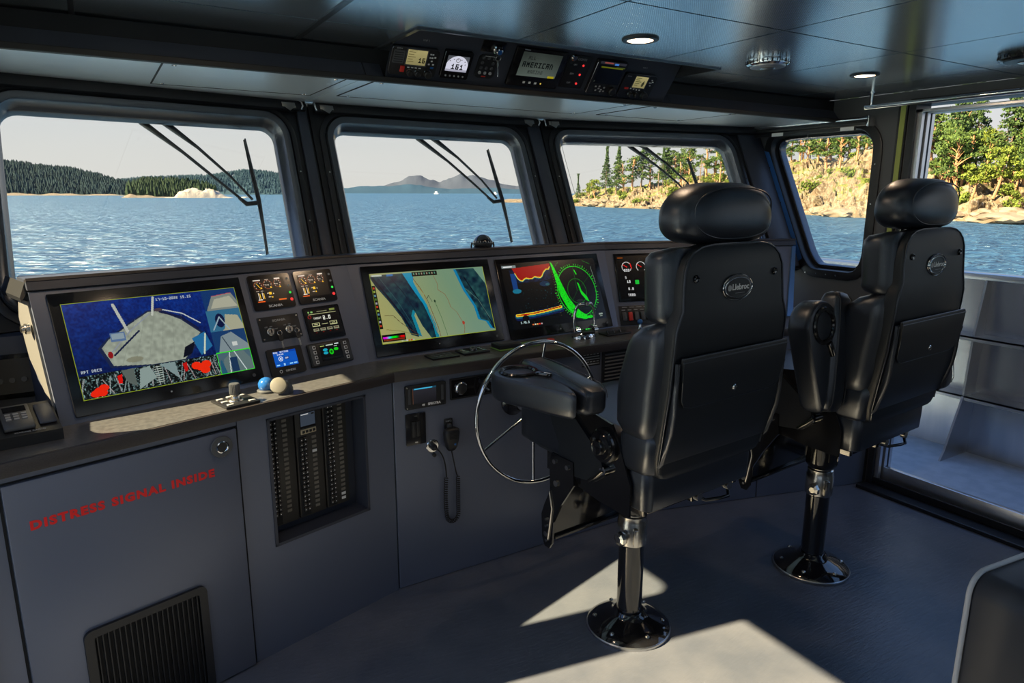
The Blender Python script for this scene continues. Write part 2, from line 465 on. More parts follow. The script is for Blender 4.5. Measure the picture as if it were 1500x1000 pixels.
def sidewall(name, X, s, num, dnum):
    """starboard (s=+1) or port (s=-1) cabin side; local x outward"""
    st = setting(name)
    m = Matrix(((0, 0, s, X), (1, 0, 0, 0), (0, 1, 0, 0), (0, 0, 0, 1)))   # (y, z, outward)
    SK = lambda a, z: (a+.477*(z-1.93), z)
    # window outline, raked front edge and upright aft edge
    fr = []
    for x, y in rr(0, 1, 0, 1, .13, CRK):
        z = 1.165+y*.69
        ya = 2.175 ; yf = SK(2.815, z)[0]
        fr.append((ya+(yf-ya)*x, z))
    cx, cz = sum(p[0] for p in fr)/len(fr), sum(p[1] for p in fr)/len(fr)
    def off(o_, d):
        n_ = len(fr); out = []
        for k in range(n_):
            p0, p1, p2 = fr[k-1], fr[k], fr[(k+1) % n_]
            tx, ty = p2[0]-p0[0], p2[1]-p0[1]; l_ = math.hypot(tx, ty)
            out.append((p1[0]+ty/l_*o_, p1[1]-tx/l_*o_, d))
        return out
    hole = [(p[0], p[1]) for p in off(.028, 0)]
    outer = [c for c in ((2.965, HC), (1.975, HC), (1.975, 0), (2.40, 0)) for _ in range(CRK+1)]
    G().ring(outer, hole, 0, .09).o('wall_panel', WALLM, st, 0, bake=m)
    G().box(1.17, 1.975, 1.985, HC, 0, .09).o('wall_panel', WALLM, st, 0, bake=m)
    # aft part with a long window
    hole2 = rr(-2.2, .95, .95, 1.86, .1, CRK)
    G().ring(rect_for(-2.7, 1.17, 0, HC, CRK), hole2, 0, .06).o('wall_panel', WALLM, st, 0, bake=m)
    w = setting('window_%d' % num)
    g = G().loft([off(.075, 0), off(.075, -.008), off(.068, -.012), off(.03, -.012), off(.026, -.004), off(.026, .05), off(.016, .052)], cap=False)
    g.o('frame_flange', TRIMBLACK, w, 40, bake=m)
    g = G().loft([off(.018, .045), off(.018, .04), off(.006, .036), off(0, .046), off(0, .088)], cap=False)
    g.o('window_frame', FRAME, w, 40, bake=m)
    G().prism([p[:2] for p in off(.008, 0)], .07, .076).o('pane', GLASS, w, 0, bake=m)
    if s > 0:
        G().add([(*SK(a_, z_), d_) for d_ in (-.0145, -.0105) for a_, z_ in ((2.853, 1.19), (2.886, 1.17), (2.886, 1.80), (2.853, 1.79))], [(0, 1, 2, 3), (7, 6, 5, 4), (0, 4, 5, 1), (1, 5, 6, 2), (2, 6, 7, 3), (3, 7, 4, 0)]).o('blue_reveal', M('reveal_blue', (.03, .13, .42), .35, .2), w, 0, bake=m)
    for yy in (2.28, 2.34, 2.40, 2.47):
        G().cyl((yy, 1.113, -.012), (yy, 1.113, -.016), .004, 8).o('screw', STEEL, w, bake=m)
    for zz in (1.3, 1.5, 1.7):
        G().cyl((2.125, zz, -.012), (2.125, zz, -.016), .004, 8).o('screw', STEEL, w, bake=m)
        G().cyl((SK(2.88, zz)[0], zz, -.012), (SK(2.88, zz)[0], zz, -.016), .004, 8).o('screw', STEEL, w, bake=m)
    w2 = setting('window_%d' % (num+1))
    g = G().ring(rr(-2.23, .98, .92, 1.89, .12, CRK), rr(-2.17, .92, .98, 1.83, .08, CRK), -.01, .06)
    g.o('window_frame', FRAME, w2, 40, bake=m)
    G().box(-.62, -.58, .95, 1.86, 0, .05).o('mullion', FRAME, w2, 0, bake=m)
    G().prism(rr(-2.2, .95, .95, 1.86, .1, CRK), .04, .046).o('pane', GLASS, w2, 0, bake=m)
    # door opening: black channel, painted lime reflection, aluminium frame
    d = setting('door_%d' % dnum)
    G().box(1.945, 1.975, 0, 2.0, -.02, .11).o('door_jamb', TRIMBLACK, d, 0, bake=m)
    G().box(1.17, 1.975, 1.972, 2.0, -.02, .11).o('door_head', TRIMBLACK, d, 0, bake=m)
    G().box(1.99, 2.035, .02, 1.99, -.012, 0).o('jamb_cover', TRIMBLACK, d, 0, bake=m)
    if s > 0:
        G().box(1.997, 2.022, 1.16, 1.975, -.016, -.012).o('door_seal', LIME, d, 0, bake=m)  # thin strip painted as a yellow-green reflection beside the jamb
    G().box(1.10, 1.985, 0, .02, -.09, .0, .004).o('threshold', TRIMBLACK, d, 0, bake=m)
    for k, (x0, z0, z1) in enumerate(((-.005, 0, .055), (.03, 0, .035), (.062, 0, .075), (.10, 0, .03))):
        G().box(1.17, 1.95, z0, z1, x0, x0+.012).o('track_rail', ALUFRAME if k else TRIMBLACK, d, 0, bake=m)
    G().box(1.19, 1.945, .03, .115, .034, .062, .004).o('door_bottom_rail', ALUFRAME, d, bake=m)
    G().box(1.17, 1.95, 0, .022, -.005, .12).o('threshold', ALU, d, 0, bake=m)
    for k, (x0, w_) in enumerate(((0, .022), (.035, .03), (.075, .03))):
        G().box(1.945-w_, 1.945, .02, 1.95, x0, x0+.024).o('frame_stile', ALUFRAME, d, 0, bake=m)
        G().box(1.19, 1.945, 1.95-w_*.6, 1.95, x0, x0+.024).o('frame_head', ALUFRAME, d, 0, bake=m)
    G().box(1.155, 1.185, 0, 1.98, -.012, .10).o('door_jamb', CREAM, d, 0, bake=m)  # aft jamb: its sunlit cream tone is put into the colour
    return st
sidewall('wall_right', 3.47, 1, 4, 1)
sidewall('wall_left', -.37, -1, 6, 2)
# after bulkhead with windows
wb = setting('wall_back')
mb = Matrix(((1, 0, 0, 0), (0, 0, -1, -2.62), (0, 1, 0, 0), (0, 0, 0, 1)))
G().ring(rect_for(-.43, 3.53, 0, HC, CRK), rr(.1, 3.0, .95, 1.86, .1, CRK), 0, .06).o('wall_panel', WALLM, wb, 0, bake=mb)
w8 = setting('window_8')
G().ring(rr(.07, 3.03, .92, 1.89, .12, CRK), rr(.13, 2.97, .98, 1.83, .08, CRK), -.01, .06).o('window_frame', FRAME, w8, 40, bake=mb)
for xx in (1.05, 2.02):
    G().box(xx, xx+.05, .95, 1.86, 0, .05).o('mullion', FRAME, w8, 0, bake=mb)
G().prism(rr(.1, 3.0, .95, 1.86, .1, CRK), .03, .036).o('pane', GLASS, w8, 0, bake=mb)

# ceiling: backing plus separate satin panels with recessed joints
ce = setting('ceiling')
xs = [-.37, .011, .631, 1.256, 1.882, 2.521, 3.149, 3.47]
ys = [-2.62, -2.27, -1.64, -1.01, -.38, .24, .87, 1.495, 2.12, 2.45]
gp = .0035
NX0, NX1, NY = .915, 2.20, 2.055     # recess of the overhead instruments
bk = G().box(-.45, NX0, -2.68, 3.3, HC+.012, HC+.10).box(NX1, 3.55, -2.68, 3.3, HC+.012, HC+.10).box(NX0, NX1, -2.68, NY, HC+.012, HC+.10).box(NX0, NX1, NY, 3.3, HC+.085, HC+.12)
bk.o('ceiling_backing', SEAM, ce, 0)
for i in range(len(xs)-1):
    for j in range(len(ys)-1):
        x0, x1, y0, y1 = xs[i]+gp, xs[i+1]-gp, ys[j]+gp, ys[j+1]-gp
        if y1 > NY and x1 > NX0 and x0 < NX1:
            if y0 < NY:
                if x0 < NX0:   # L-shaped panels either side of the recess
                    P = [(x0, y0), (x1, y0), (x1, NY-.004), (NX0-.006, NY-.004), (NX0-.006, y1), (x0, y1)]
                elif x1 > NX1:
                    P = [(x0, y0), (x1, y0), (x1, y1), (NX1+.006, y1), (NX1+.006, NY-.004), (x0, NY-.004)]
                else:
                    P = [(x0, y0), (x1, y0), (x1, NY-.004), (x0, NY-.004)]
            elif x0 < NX0: P = [(x0, y0), (NX0-.006, y0), (NX0-.006, y1), (x0, y1)]
            elif x1 > NX1: P = [(NX1+.006, y0), (x1, y0), (x1, y1), (NX1+.006, y1)]
            else: continue
        else:
            P = [(x0, y0), (x1, y0), (x1, y1), (x0, y1)]
        G().prism(P, HC, HC+.012).o('ceiling_panel', CEIL, ce, 0)
# bright joint covers beside the helm
G().box(.622, .64, .2, 2.44, HC-.003, HC).o('joint_cover', FRAME, ce, 0)
G().box(.004, .018, .2, 2.44, HC-.003, HC).o('joint_cover', TRIMBLACK, ce, 0)
# recess edging
for b in ((NX0-.014, NX0, NY-.01, 2.44), (NX1, NX1+.010, NY-.01, 2.42), (NX0-.014, NX1+.01, NY-.012, NY)):
    G().box(*b, HC-.006, HC+.04).o('recess_edging', FRAME, ce, 0)

# dropped soffit over the windows and its sloping fascia
so = setting('trim_1')
SZ = 1.935
def wx(x):   # header line y at x
    for a, b in zip(WP[:-1], WP[1:]):
        if a.x <= x <= b.x+1e-6: return a.y+(b.y-a.y)*(x-a.x)/(b.x-a.x)
for x0, x1 in ((-.37, .848), (.852, 2.146), (2.15, 3.47)):
    P = [(x0, 2.373), (x1, 2.373), (x1, wx(x1))] + [(p.x, p.y) for p in WP[::-1] if x0 < p.x < x1] + [(x0, wx(x0))]
    G().prism(P, SZ, SZ+.008).o('soffit_panel', SOFFIT, so, 0)
G().box(-.40, 3.5, 2.40, 3.35, SZ+.008, SZ+.1).o('soffit_backing', SEAM, so, 0)
def fascia(x0, x1, nm='fascia_panel', mat=PANEL2):
    # solid wedge: fascia face from (2.36,1.94) to (2.45,2.04)
    return G().add([(x, y, z) for x in (x0, x1) for y, z in ((2.352, SZ-.006), (2.445, HC+.002), (2.49, HC+.03), (2.40, SZ+.02))],
            [(0, 1, 2, 3), (4, 7, 6, 5), (0, 4, 5, 1), (1, 5, 6, 2), (2, 6, 7, 3), (3, 7, 4, 0)]).o(nm, mat, so, 0)
fascia(-.37, NX0-.07); fascia(NX1+.06, 3.47)
fascia(NX0-.066, NX0-.004); fascia(NX1+.003, NX1+.057)
G().box(-.37, 3.47, 2.340, 2.366, SZ-.014, SZ+.004, .003).o('fascia_lip', RUBBER, so, 0)
G().box(-.37, 3.47, 2.366, 2.382, SZ-.003, SZ).o('soffit_edge', FRAME, so, 0)
# inspection hatches in the soffit
for k, (x0, x1, y0, y1) in enumerate(((.235, .80, 2.42, 2.90), (.905, 2.09, 2.42, 2.86), (2.21, 2.76, 2.42, 2.83))):
    h = thing('inspection_hatch', ('left soffit hatch with corner screws, above the left window', 'long soffit hatch with corner screws, above the middle window', 'right soffit hatch with corner screws, above the right window')[k], 'hatch', Tm((x0+x1)/2, (y0+y1)/2, SZ), 'soffit hatches')
    del h['group']
    w_, d_ = (x1-x0)/2, (y1-y0)/2
    G().ring(rect_for(-w_-.005, w_+.005, -d_-.008, d_+.008, 0), rect_for(-w_, w_, -d_, d_, 0), -.0022, 0).o('joint', SEAM, h, 0)
    G().box(-w_, w_, -d_, d_, -.0014, 0).o('hatch_panel', SOFFIT, h, 0)
    for sx_ in (-1, 1):
        for sy_ in (-1, 1):
            G().lathe([(.001, -.007), (.006, -.006), (.008, -.003)], 12).o('screw', CHROME, h, m=Tm(sx_*(w_-.03), sy_*(d_-.03), 0))
# ============================================================ HELM CONSOLE
def wallframe(a, b):
    a = Vector(a); x = Vector((b[0]-a.x, b[1]-a.y, 0)); Ln = x.length; x /= Ln
    n = x.cross(Vector((0, 0, 1)))
    m = Matrix((x, Vector((0, 0, 1)), n)).transposed().to_4x4(); m.translation = a
    return m, Ln
def dashframe(a, b, tilt):
    a = Vector(a); x = Vector(b)-a; Ln = x.length; x /= Ln
    h = Vector((-x.y, x.x, 0)); t = radians(tilt)
    y = h*sin(t)+Vector((0, 0, 1))*cos(t); n = x.cross(y)
    m = Matrix((x, y, n)).transposed().to_4x4(); m.translation = a
    return m, Ln
CA, CAL = wallframe((-.37, 1.98, 0), (.891, 2.337))
CB, CBL = wallframe((.891, 2.337, 0), (2.207, 2.337))
CC, CCL = wallframe((2.207, 2.337, 0), (3.47, 1.995))
DA, DAL = dashframe((-.14, 2.232, .9), (.871, 2.52, .9), 22)
DB, DBL = dashframe((.871, 2.52, .9), (2.19, 2.59, .9), 22)
DC, DCL = dashframe((2.19, 2.59, .9), (3.15, 2.335, .9), 22)
CT = .90

# ---- lower cabinets
cabA = thing('console_cabinet', 'left console cabinet, angled, with the red-lettered door and the breaker recess', 'cabinet', CA)
G().box(0, CAL, 0, .865, -.35, -.075).o('carcass', PANEL2, cabA, 0)
G().box(0, CAL, .0, .865, -.075, -.012).box(0, CAL, 0, .018, -.012, -.004).o('backing_panel', SEAM, cabA, 0) if False else None
G().box(0, .808, 0, .865, -.075, -.004).box(1.188, CAL-.003, 0, .865, -.075, 0).box(.808, 1.188, 0, .388, -.075, 0).box(.808, 1.188, .837, .865, -.075, 0).box(.712, .808, 0, .865, -.01, 0).o('front_panel', PANEL, cabA, 0)
G().box(0, .708, .842, .865, -.01, .002).box(0, .097, 0, .842, -.01, 0).o('front_rail', PANEL, cabA, 0)
door = G().box(.104, .703, .006, .836, -.002, .013, .003).o('door', PANEL, cabA)
G().box(.097, .104, 0, .842, -.01, -.002).box(.703, .712, 0, .842, -.01, -.002).box(.097, .712, .836, .842, -.01, -.002).o('door_gap', SEAM, cabA, 0)
lt = G().lathe([(.032, 0), (.034, .004), (.032, .008), (.022, .009), (.001, .006)], 28).o('latch', GREYPL, door, m=Tm(.652, .792, .013))
G().lathe([(.019, .005), (.019, .011), (.016, .012), (.014, .009)], 28).o('latch_ring', CHROME, door, m=Tm(.652, .792, .013))
G().lathe([(.0145, .004), (.0145, .010), (.001, .010)], 20).o('latch_button', BLACKPL, door, m=Tm(.652, .792, .013))
tx = textobj('lettering', 'DISTRESS SIGNAL INSIDE', .0335, RED, door, Tm(.387, .7145, .0137), bold=.0017, sxx=1., sp=1.22)
k_ = .474/tx.dimensions.x
tx.data.transform(Matrix.Diagonal((k_, .0262/max(tx.dimensions.y, 1e-4), 1, 1)))
tx['label'] = 'bold red lettering reading DISTRESS SIGNAL INSIDE'
vf = G().ring(rr(.228, .564, .005, .368, .022), rr(.252, .540, .03, .345, .008), -.001, .024).o('vent_frame', BLACKPL, cabA)
G().box(.25, .542, .028, .347, .012, .0135).o('vent_backing', SEAM, vf, 0)
sl = None
for k in range(20):
    x = .259+k*.0144
    if sl is None:
        sl = G().box(-.0016, .0016, .03, .345, .0135, .022).o('slat', BLACKPL, vf, 0); sl.location.x = x
    else:
        c = sl.copy(); COL.objects.link(c); c.parent = vf; c.location.x = x
# breaker recess lining
G().box(.808, .818, .388, .837, -.075, .004).box(1.178, 1.188, .388, .837, -.075, .004).box(.808, 1.188, .388, .398, -.075, .004).box(.808, 1.188, .829, .837, -.075, .004).o('recess_lining', PANEL2, cabA, 0)

cabB = thing('console_cabinet', 'middle console cabinet behind the steering wheel', 'cabinet', CB)
G().box(.002, CBL, 0, .865, -.35, -.01).o('carcass', PANEL2, cabB, 0)
G().box(.004, CBL-.004, .002, .863, -.01, 0, .0015, 1).o('front_panel', PANEL, cabB, 0)
cabC = thing('console_cabinet', 'right console cabinet, mostly hidden behind the two helm chairs', 'cabinet', CC)
G().box(0, CCL-.03, 0, .865, -.09, -.01).o('carcass', PANEL2, cabC, 0)
G().box(.004, .62, .002, .863, -.01, 0, .0015, 1).box(.626, CCL-.01, .002, .863, -.01, 0, .0015, 1).o('front_panel', PANEL, cabC, 0)

# ---- countertop
ct = thing('countertop', 'dark laminate console countertop with a brown edge, running below the monitors', 'countertop', Tm(0, 0, CT))
lipo = [(-.368, 1.965), (.894, 2.330), (2.205, 2.330), (3.465, 1.988)]
backo = [(3.465, 2.86), (2.10, 3.0), (.857, 2.98), (-.368, 2.72)]
G().prism(lipo+backo, -.035, 0).o('worktop', COUNTER, ct, 0)
for a, b in zip(lipo[:-1], lipo[1:]):
    m, Ln = wallframe((*a, 0), b)
    G().box(.0005, Ln-.0005, -.040, -.001, -.004, .010, .003).o('edge_band', LIP, ct, bake=m)

# ---- dash (slanted instrument consoles)
VT = .398
def vp(F, x, v, d=0):
    return F @ Vector((x, v, d))
dash = []
for k, (F, Ln, nm) in enumerate(((DA, DAL, 'left slanted dash console holding the camera monitor'), (DB, DBL, 'middle slanted dash console holding the chart and radar monitors'), (DC, DCL, 'right slanted dash console, partly hidden behind the front helm chair'))):
    t = thing('dash_console', nm, 'console', F)
    # joint planes: bisecting angle at the kinks
    hl = [0, radians(6.4), radians(9.0)][k] if k else 0
    hr = [radians(6.4), radians(9.0), 0][k]
    tn = tan_t = math.tan
    sh = sin(radians(22))
    def lx(v): return (tn(hl)*sh*v) if k else 0       # convex kinks open outwards
    def rx(v): return Ln+ (-tn(hr)*sh*v if False else tn(hr)*sh*v*(1 if k < 2 else 0)) + (.30*v if k == 2 else 0)
    # going forward the facets spread apart on the far side
    x0b, x0t, x1b, x1t = 0, (-1 if k else 0)*tn(hl)*sh*VT*(-1), Ln, rx(VT)
    x0t = -tn(hl)*sh*VT if k else 0
    Fi = F.inverted()
    hz = F.to_3x3().inverted() @ Vector((0, 0, 1))
    fwv = Vector((0, -hz.z*0, 0))
    # body: front quad extruded level towards the bow
    hvec = (F.to_3x3().inverted() @ (Vector((-F[1][0]*0-F.to_3x3().col[0].y, F.to_3x3().col[0].x, 0))))
    q = [Vector((x0b, 0, 0)), Vector((x1b, 0, 0)), Vector((x1t, VT, 0)), Vector((x0t, VT, 0))]
    dep = [.26, .26, .12, .12]
    q2 = [p+hvec*d for p, d in zip(q, dep)]
    G().add([p[:] for p in q+q2], [(0, 1, 2, 3), (7, 6, 5, 4), (0, 4, 5, 1), (1, 5, 6, 2), (2, 6, 7, 3), (3, 7, 4, 0)]).o('dash_panel', PANEL, t, 0)
    # visor ledge
    x0v = -tn(hl)*sh*.43 if k else -.004
    x1v = rx(.43)
    e = .0015
    top = Fi @ Vector((0, 0, 0))
    v1 = .400; v2 = .432
    def pt(x, v, d): return Vector((x, v, d))
    P = [pt(x0v+e, v1, .012), pt(x1v-e, v1, .012), pt(x1v-e, v2, .012), pt(x0v+e, v2, .012)]
    P2 = [p+hvec*d for p, d in zip(P, (.1, .1, .1, .1))]
    for a, b in ((0, 3), (1, 2)):    # back edge at the level of the front edge
        pass
    G().add([p[:] for p in P+P2], [(0, 1, 2, 3), (7, 6, 5, 4), (0, 4, 5, 1), (1, 5, 6, 2), (2, 6, 7, 3), (3, 7, 4, 0)]).o('visor_ledge', PANEL2, t, 0)
    G().add([(p+Vector((0, dv, dd)))[:] for p in (P[3], P[2]) for dv, dd in ((-.006, .004), (.003, .004), (.003, -.02), (-.006, -.02))],
            [(0, 1, 2, 3), (7, 6, 5, 4), (0, 4, 5, 1), (1, 5, 6, 2), (2, 6, 7, 3), (3, 7, 4, 0)]).o('ledge_nosing', LIP, t, 0)
    dash.append(t)
# left end: light side panel with a knob, and a shoulder under the ledge
hA = Vector((-DA.to_3x3().col[0].y, DA.to_3x3().col[0].x, 0))
hl_ = DA.to_3x3().inverted() @ hA
sp = [Vector((-.003, .03, -.012)), Vector((-.003, .37, -.012))]
q = [sp[0], sp[1], sp[1]+hl_*.12, sp[1]+hl_*.17+Vector((0, -.1, 0)), sp[0]+hl_*.22+Vector((0, .10, 0)), sp[0]+hl_*.03]
q = [(0, .05), (0, .375), (.10, .375), (.16, .30), (.14, .18)]
G().add([(Vector((x, v, -.012))+hl_*d)[:] for x in (-.006, 0) for d, v in q],
        [tuple(range(5)), tuple(range(5, 10))[::-1]]+[(i, (i+1) % 5, (i+1) % 5+5, i+5) for i in range(5)]).o('end_panel', M('end_panel_grey', (.17, .165, .16), .45), dash[0], 0)
G().add([(Vector((x, v, -.004))+hl_*d)[:] for x, v in ((-.002, .43), (-.022, .385), (-.020, .372), (-.002, .40)) for d in (0, .25)],
        [(0, 2, 3, 1), (2, 4, 5, 3), (4, 6, 7, 5), (6, 0, 1, 7), (0, 6, 4, 2), (1, 3, 5, 7)]).o('shoulder_panel', BLACKPL, dash[0], 0)
kb = Tm(-.012, .30, -.03) @ Rm(-pi/2, 'Y')
G().lathe([(.016, 0), (.016, .01), (.011, .012), (.011, .02), (.001, .021)], 16).o('side_knob', STEEL, dash[0], m=kb)

G().box(1.004, 1.050, .004, .392, 0, .012, .002, m=Matrix.Shear('XY', 4, (0, 0)) @ Rm(radians(-12), 'Z') @ Tm(-.01, .21, 0)).o('end_panel', M('end_panel_blue', (.10, .19, .36), .32, .4), dash[2]) if False else G().add([(x+v*.30, v, d) for d in (0, .010) for x, v in ((.985, .004), (1.022, .004), (1.000, .394), (.978, .394))], [(0, 1, 2, 3), (7, 6, 5, 4), (0, 4, 5, 1), (1, 5, 6, 2), (2, 6, 7, 3), (3, 7, 4, 0)]).o('end_panel', M('end_panel_blue', (.09, .20, .42), .32, .3), dash[2], 0)  # grey end panel coloured blue to stand in for reflected sky

# dash top shelf to the glass
sh_ = thing('dash_shelf', 'dark shelf on top of the dash, running along under the front windows', 'shelf', Tm(0, 0, 1.285))
def dtop(F, x): p = vp(F, x, .425, -.01); return (p.x, p.y)
G().prism([dtop(DA, .01), dtop(DB, .0), dtop(DC, -.0), dtop(DC, 1.12), (3.40, 2.60), (2.10, 2.885), (.857, 2.845), (-.22, 2.63)], -.02, .008).o('shelf_board', PANEL2, sh_, 0)

# port-side ledge beyond the left dash
pl = thing('side_ledge', 'low dark ledge at the left end of the console, under the window corner', 'ledge', Tm(-.37, 2.30, CT))
G().add([(x, y, z) for x in (0.004, .262) for y, z in ((.17, 0), (.23, .22), (.36, .245), (.36, 0))],
        [(0, 1, 2, 3), (7, 6, 5, 4), (0, 4, 5, 1), (1, 5, 6, 2), (2, 6, 7, 3), (3, 7, 4, 0)]).o('ledge_panel', PANEL2, pl, 0)
mled = Tm(.13, .20, .11) @ Rm(radians(75), 'X')
G().box(-.09, .09, -.075, .06, 0, .008, .003).o('instrument_bezel', BEZEL, pl, m=mled)
G().box(-.075, .075, -.06, .045, .008, .009).o('instrument_face', BLACKPL, pl, m=mled)
for k in range(4):
    G().cyl((-.05+.03*k, -.02, .009), (-.05+.03*k, -.02, .018), .008, 12).o('knob', GREYPL, pl, m=mled)
# ============================================================ DASH INSTRUMENTS
def on(F, x0, x1, y0, y1, d=0):
    return F @ Tm((x0+x1)/2, (y0+y1)/2, d), (x1-x0)/2, (y1-y0)/2

def monitor(F, q, act, label, px, dp=.010):
    m, w, h = on(F, *q)
    t = thing('monitor', label, 'monitor', m)
    G().box(-w, w, -h, h, 0, dp, .003).o('bezel', BEZEL, t)
    cx, cy = (q[0]+q[1])/2, (q[2]+q[3])/2
    s_ = px.obj('screen', act[1]-act[0], act[3]-act[2], t, Tm((act[0]+act[1])/2-cx, (act[2]+act[3])/2-cy, dp+.0006))
    ay = (act[2]-q[2])/2-h
    G().lathe([(.006, 0), (.006, .0015), (.001, .002)], 14).o('power_button', GREYPL, t, m=Tm(w-.035, -h+.022, dp))
    G().cyl((0, 0, 0), (0, 0, .001), .003, 10).o('brand_dot', GREYPR, t, m=Tm(-.02, -h+.022, dp))
    return t

# ---- camera monitor picture
p = Px(300, 168, (.02, .06, .20))
rng = np.random.RandomState(3)
def noise2(w, h, s, sd):
    r_ = np.random.RandomState(sd); g = r_.rand(int(h/s)+3, int(w/s)+3)
    yy, xx = np.mgrid[0:h, 0:w]/s; i = yy.astype(int); j = xx.astype(int); fy = yy-i; fx = xx-j
    return (g[i, j]*(1-fy)*(1-fx)+g[i+1, j]*fy*(1-fx)+g[i, j+1]*(1-fy)*fx+g[i+1, j+1]*fy*fx)
nn = noise2(300, 168, 3, 1)*.6+noise2(300, 168, 8, 2)*.4
p.a[:, :, 0] = .03+.03*nn; p.a[:, :, 1] = .09+.12*nn; p.a[:, :, 2] = .30+.22*nn
p.a[:, :, :] *= (1.15-.5*(p.X/300)*0-.45*(p.Y/168))[:, :, None]
deck = [(57, 118), (45, 84), (60, 70), (98, 48), (132, 30), (150, 30), (186, 52), (214, 80), (200, 98), (176, 126), (120, 126)]
p.poly([(x+(x-130)*.07, y+(y-80)*.07) for x, y in deck], (.12, .16, .28))
p.poly(deck, (.60, .63, .57))
mk = p.polymask(deck); p.a[mk] *= (.88+.22*noise2(300, 168, 5, 5))[mk][:, None]
for k in range(6): p.line([(70+k*22, 120), (108+k*16, 40)], (.52, .55, .50), 1, .5)
p.line([(78, 10), (92, 62)], (.72, .74, .70), 5); p.line([(146, 4), (138, 36)], (.75, .77, .72), 4)
p.line([(57, 96), (96, 60), (134, 33)], (.55, .58, .62), 2); p.line([(62, 100), (110, 62)], (.08, .12, .25), 3)
p.rect(62, 60, 86, 76, (.35, .45, .60)); p.rect(64, 62, 84, 72, (.55, .62, .66))
p.line([(150, 26), (190, 40), (218, 62)], (.75, .78, .78), 2); p.line([(152, 32), (186, 46), (212, 72)], (.10, .12, .25), 4)
for k in range(7): p.line([(160+k*8, 30+k*4), (160+k*8, 40+k*4)], (.6, .62, .66), 1)
p.poly([(196, 90), (222, 80), (230, 110), (206, 124)], (.15, .42, .62)); p.line([(212, 122), (222, 84)], (.8, .85, .75), 3)
p.poly([(180, 104), (200, 96), (190, 118), (172, 124)], (.05, .06, .12)); p.ell(56, 98, 4, 6, (.55, .1, .12)); p.ell(150, 28, 7, 3, (.3, .25, .28))
p.ell(92, 112, 14, 5, (.48, .47, .38), .6)
p.text(150, 6, '17-10-2022 15.15', (.7, .75, .8)); p.text(6, 118, 'AFT DECK', (.7, .75, .8))
# right column tiles
cx0 = 233
for k in range(4):
    y0, y1 = 42*k, 42*k+42
    p.rect(cx0, y0, 300, y1, [(.08, .22, .42), (.20, .42, .55), (.10, .24, .42), (.30, .40, .45)][k])
p.poly([(cx0+4, 40), (cx0+18, 14), (290, 10), (300, 30), (300, 42), (cx0+4, 42)], (.50, .53, .50)); p.poly([(cx0+12, 38), (cx0+22, 20), (286, 16), (298, 38)], (.68, .68, .60)); p.line([(cx0+18, 14), (290, 10)], (.8, .3, .3), 1)
p.ell(256, 63, 9, 14, (.05, .1, .25)); p.poly([(262, 80), (268, 52), (292, 56), (300, 78), (300, 84), (256, 84)], (.66, .66, .56)); p.line([(240, 80), (256, 56), (270, 82)], (.6, .7, .75), 2)
p.poly([(cx0+6, 126), (250, 94), (272, 88), (300, 116), (300, 126)], (.50, .56, .58)); p.line([(252, 96), (264, 126)], (.2, .25, .3), 2); p.rect(268, 108, 278, 116, (.8, .82, .8))
p.poly([(cx0+8, 168), (244, 140), (262, 128), (286, 128), (300, 150), (300, 168)], (.38, .46, .46)); p.line([(258, 128), (252, 168)], (.8, .85, .85), 2); p.line([(268, 128), (284, 168)], (.8, .85, .85), 2); p.rect(256, 138, 270, 166, (.12, .22, .35)); p.poly([(cx0+2, 168), (cx0+4, 142), (240, 140), (246, 168)], (.15, .35, .45))
# bottom row: engine room views
n3 = noise2(300, 168, 2, 11)
for k, (x0, x1) in enumerate(((0, 86), (86, 160), (160, 233))):
    mk = (p.X >= x0) & (p.X < x1) & (p.Y >= 127)
    v = .05+.75*(n3**3)
    p.a[mk] = np.stack([v*.75, v*.95, v*.95], -1)[mk]
    for j in range(9):
        xx = x0+rng.rand()*(x1-x0-8)+4; p.line([(xx, 130+rng.rand()*8), (xx+rng.uniform(-14, 14), 164)], (.55+.2*rng.rand(), .65, .65), 1.5, .8)
for cx_, cy_ in ((26, 156), (34, 152), (30, 160), (20, 160)): p.ell(cx_, cy_, 8, 6, (.95, .16, .05))
p.poly([(58, 136), (66, 134), (64, 150), (58, 150)], (.85, .08, .05)); p.poly([(66, 128), (86, 127), (86, 160), (72, 150)], (.36, .40, .38))
for cx_, cy_ in ((200, 146), (210, 142), (206, 152), (192, 142)): p.ell(cx_, cy_, 9, 7, (.95, .18, .05))
p.poly([(168, 134), (176, 132), (176, 148), (170, 150)], (.75, .08, .05)); p.poly([(88, 166), (96, 130), (112, 128), (120, 150)], (.55, .62, .6)); p.poly([(130, 128), (156, 128), (158, 160)], (.5, .58, .58))
for c_ in range(8): p.line([(118, 132+c_*4), (132, 131+c_*4)], (.7, .75, .7), 1)
G1 = (.55, .62, .12)
for L_ in ([(0, .5), (299.5, .5)], [(.5, 0), (.5, 168)], [(0, 127), (233, 127)], [(233, 0), (233, 168)], [(0, 167.5), (233, 167.5)], [(86, 127), (86, 168)], [(160, 127), (160, 168)], [(233, 42), (300, 42)], [(233, 84), (300, 84)], [(299.5, 0), (299.5, 126)]):
    p.line(L_, G1, 1)
for L_ in ([(233.5, 126), (299.5, 126)], [(299.5, 126), (299.5, 167.5)], [(233.5, 167.5), (299.5, 167.5)], [(233.5, 126), (233.5, 168)]): p.line(L_, (.2, .9, .1), 1.2)
p.a *= .92
monitor(DA, (.039, .615, .015, .3855), (.067, .589, .059, .351), 'large monitor showing deck and engine room camera pictures', p)

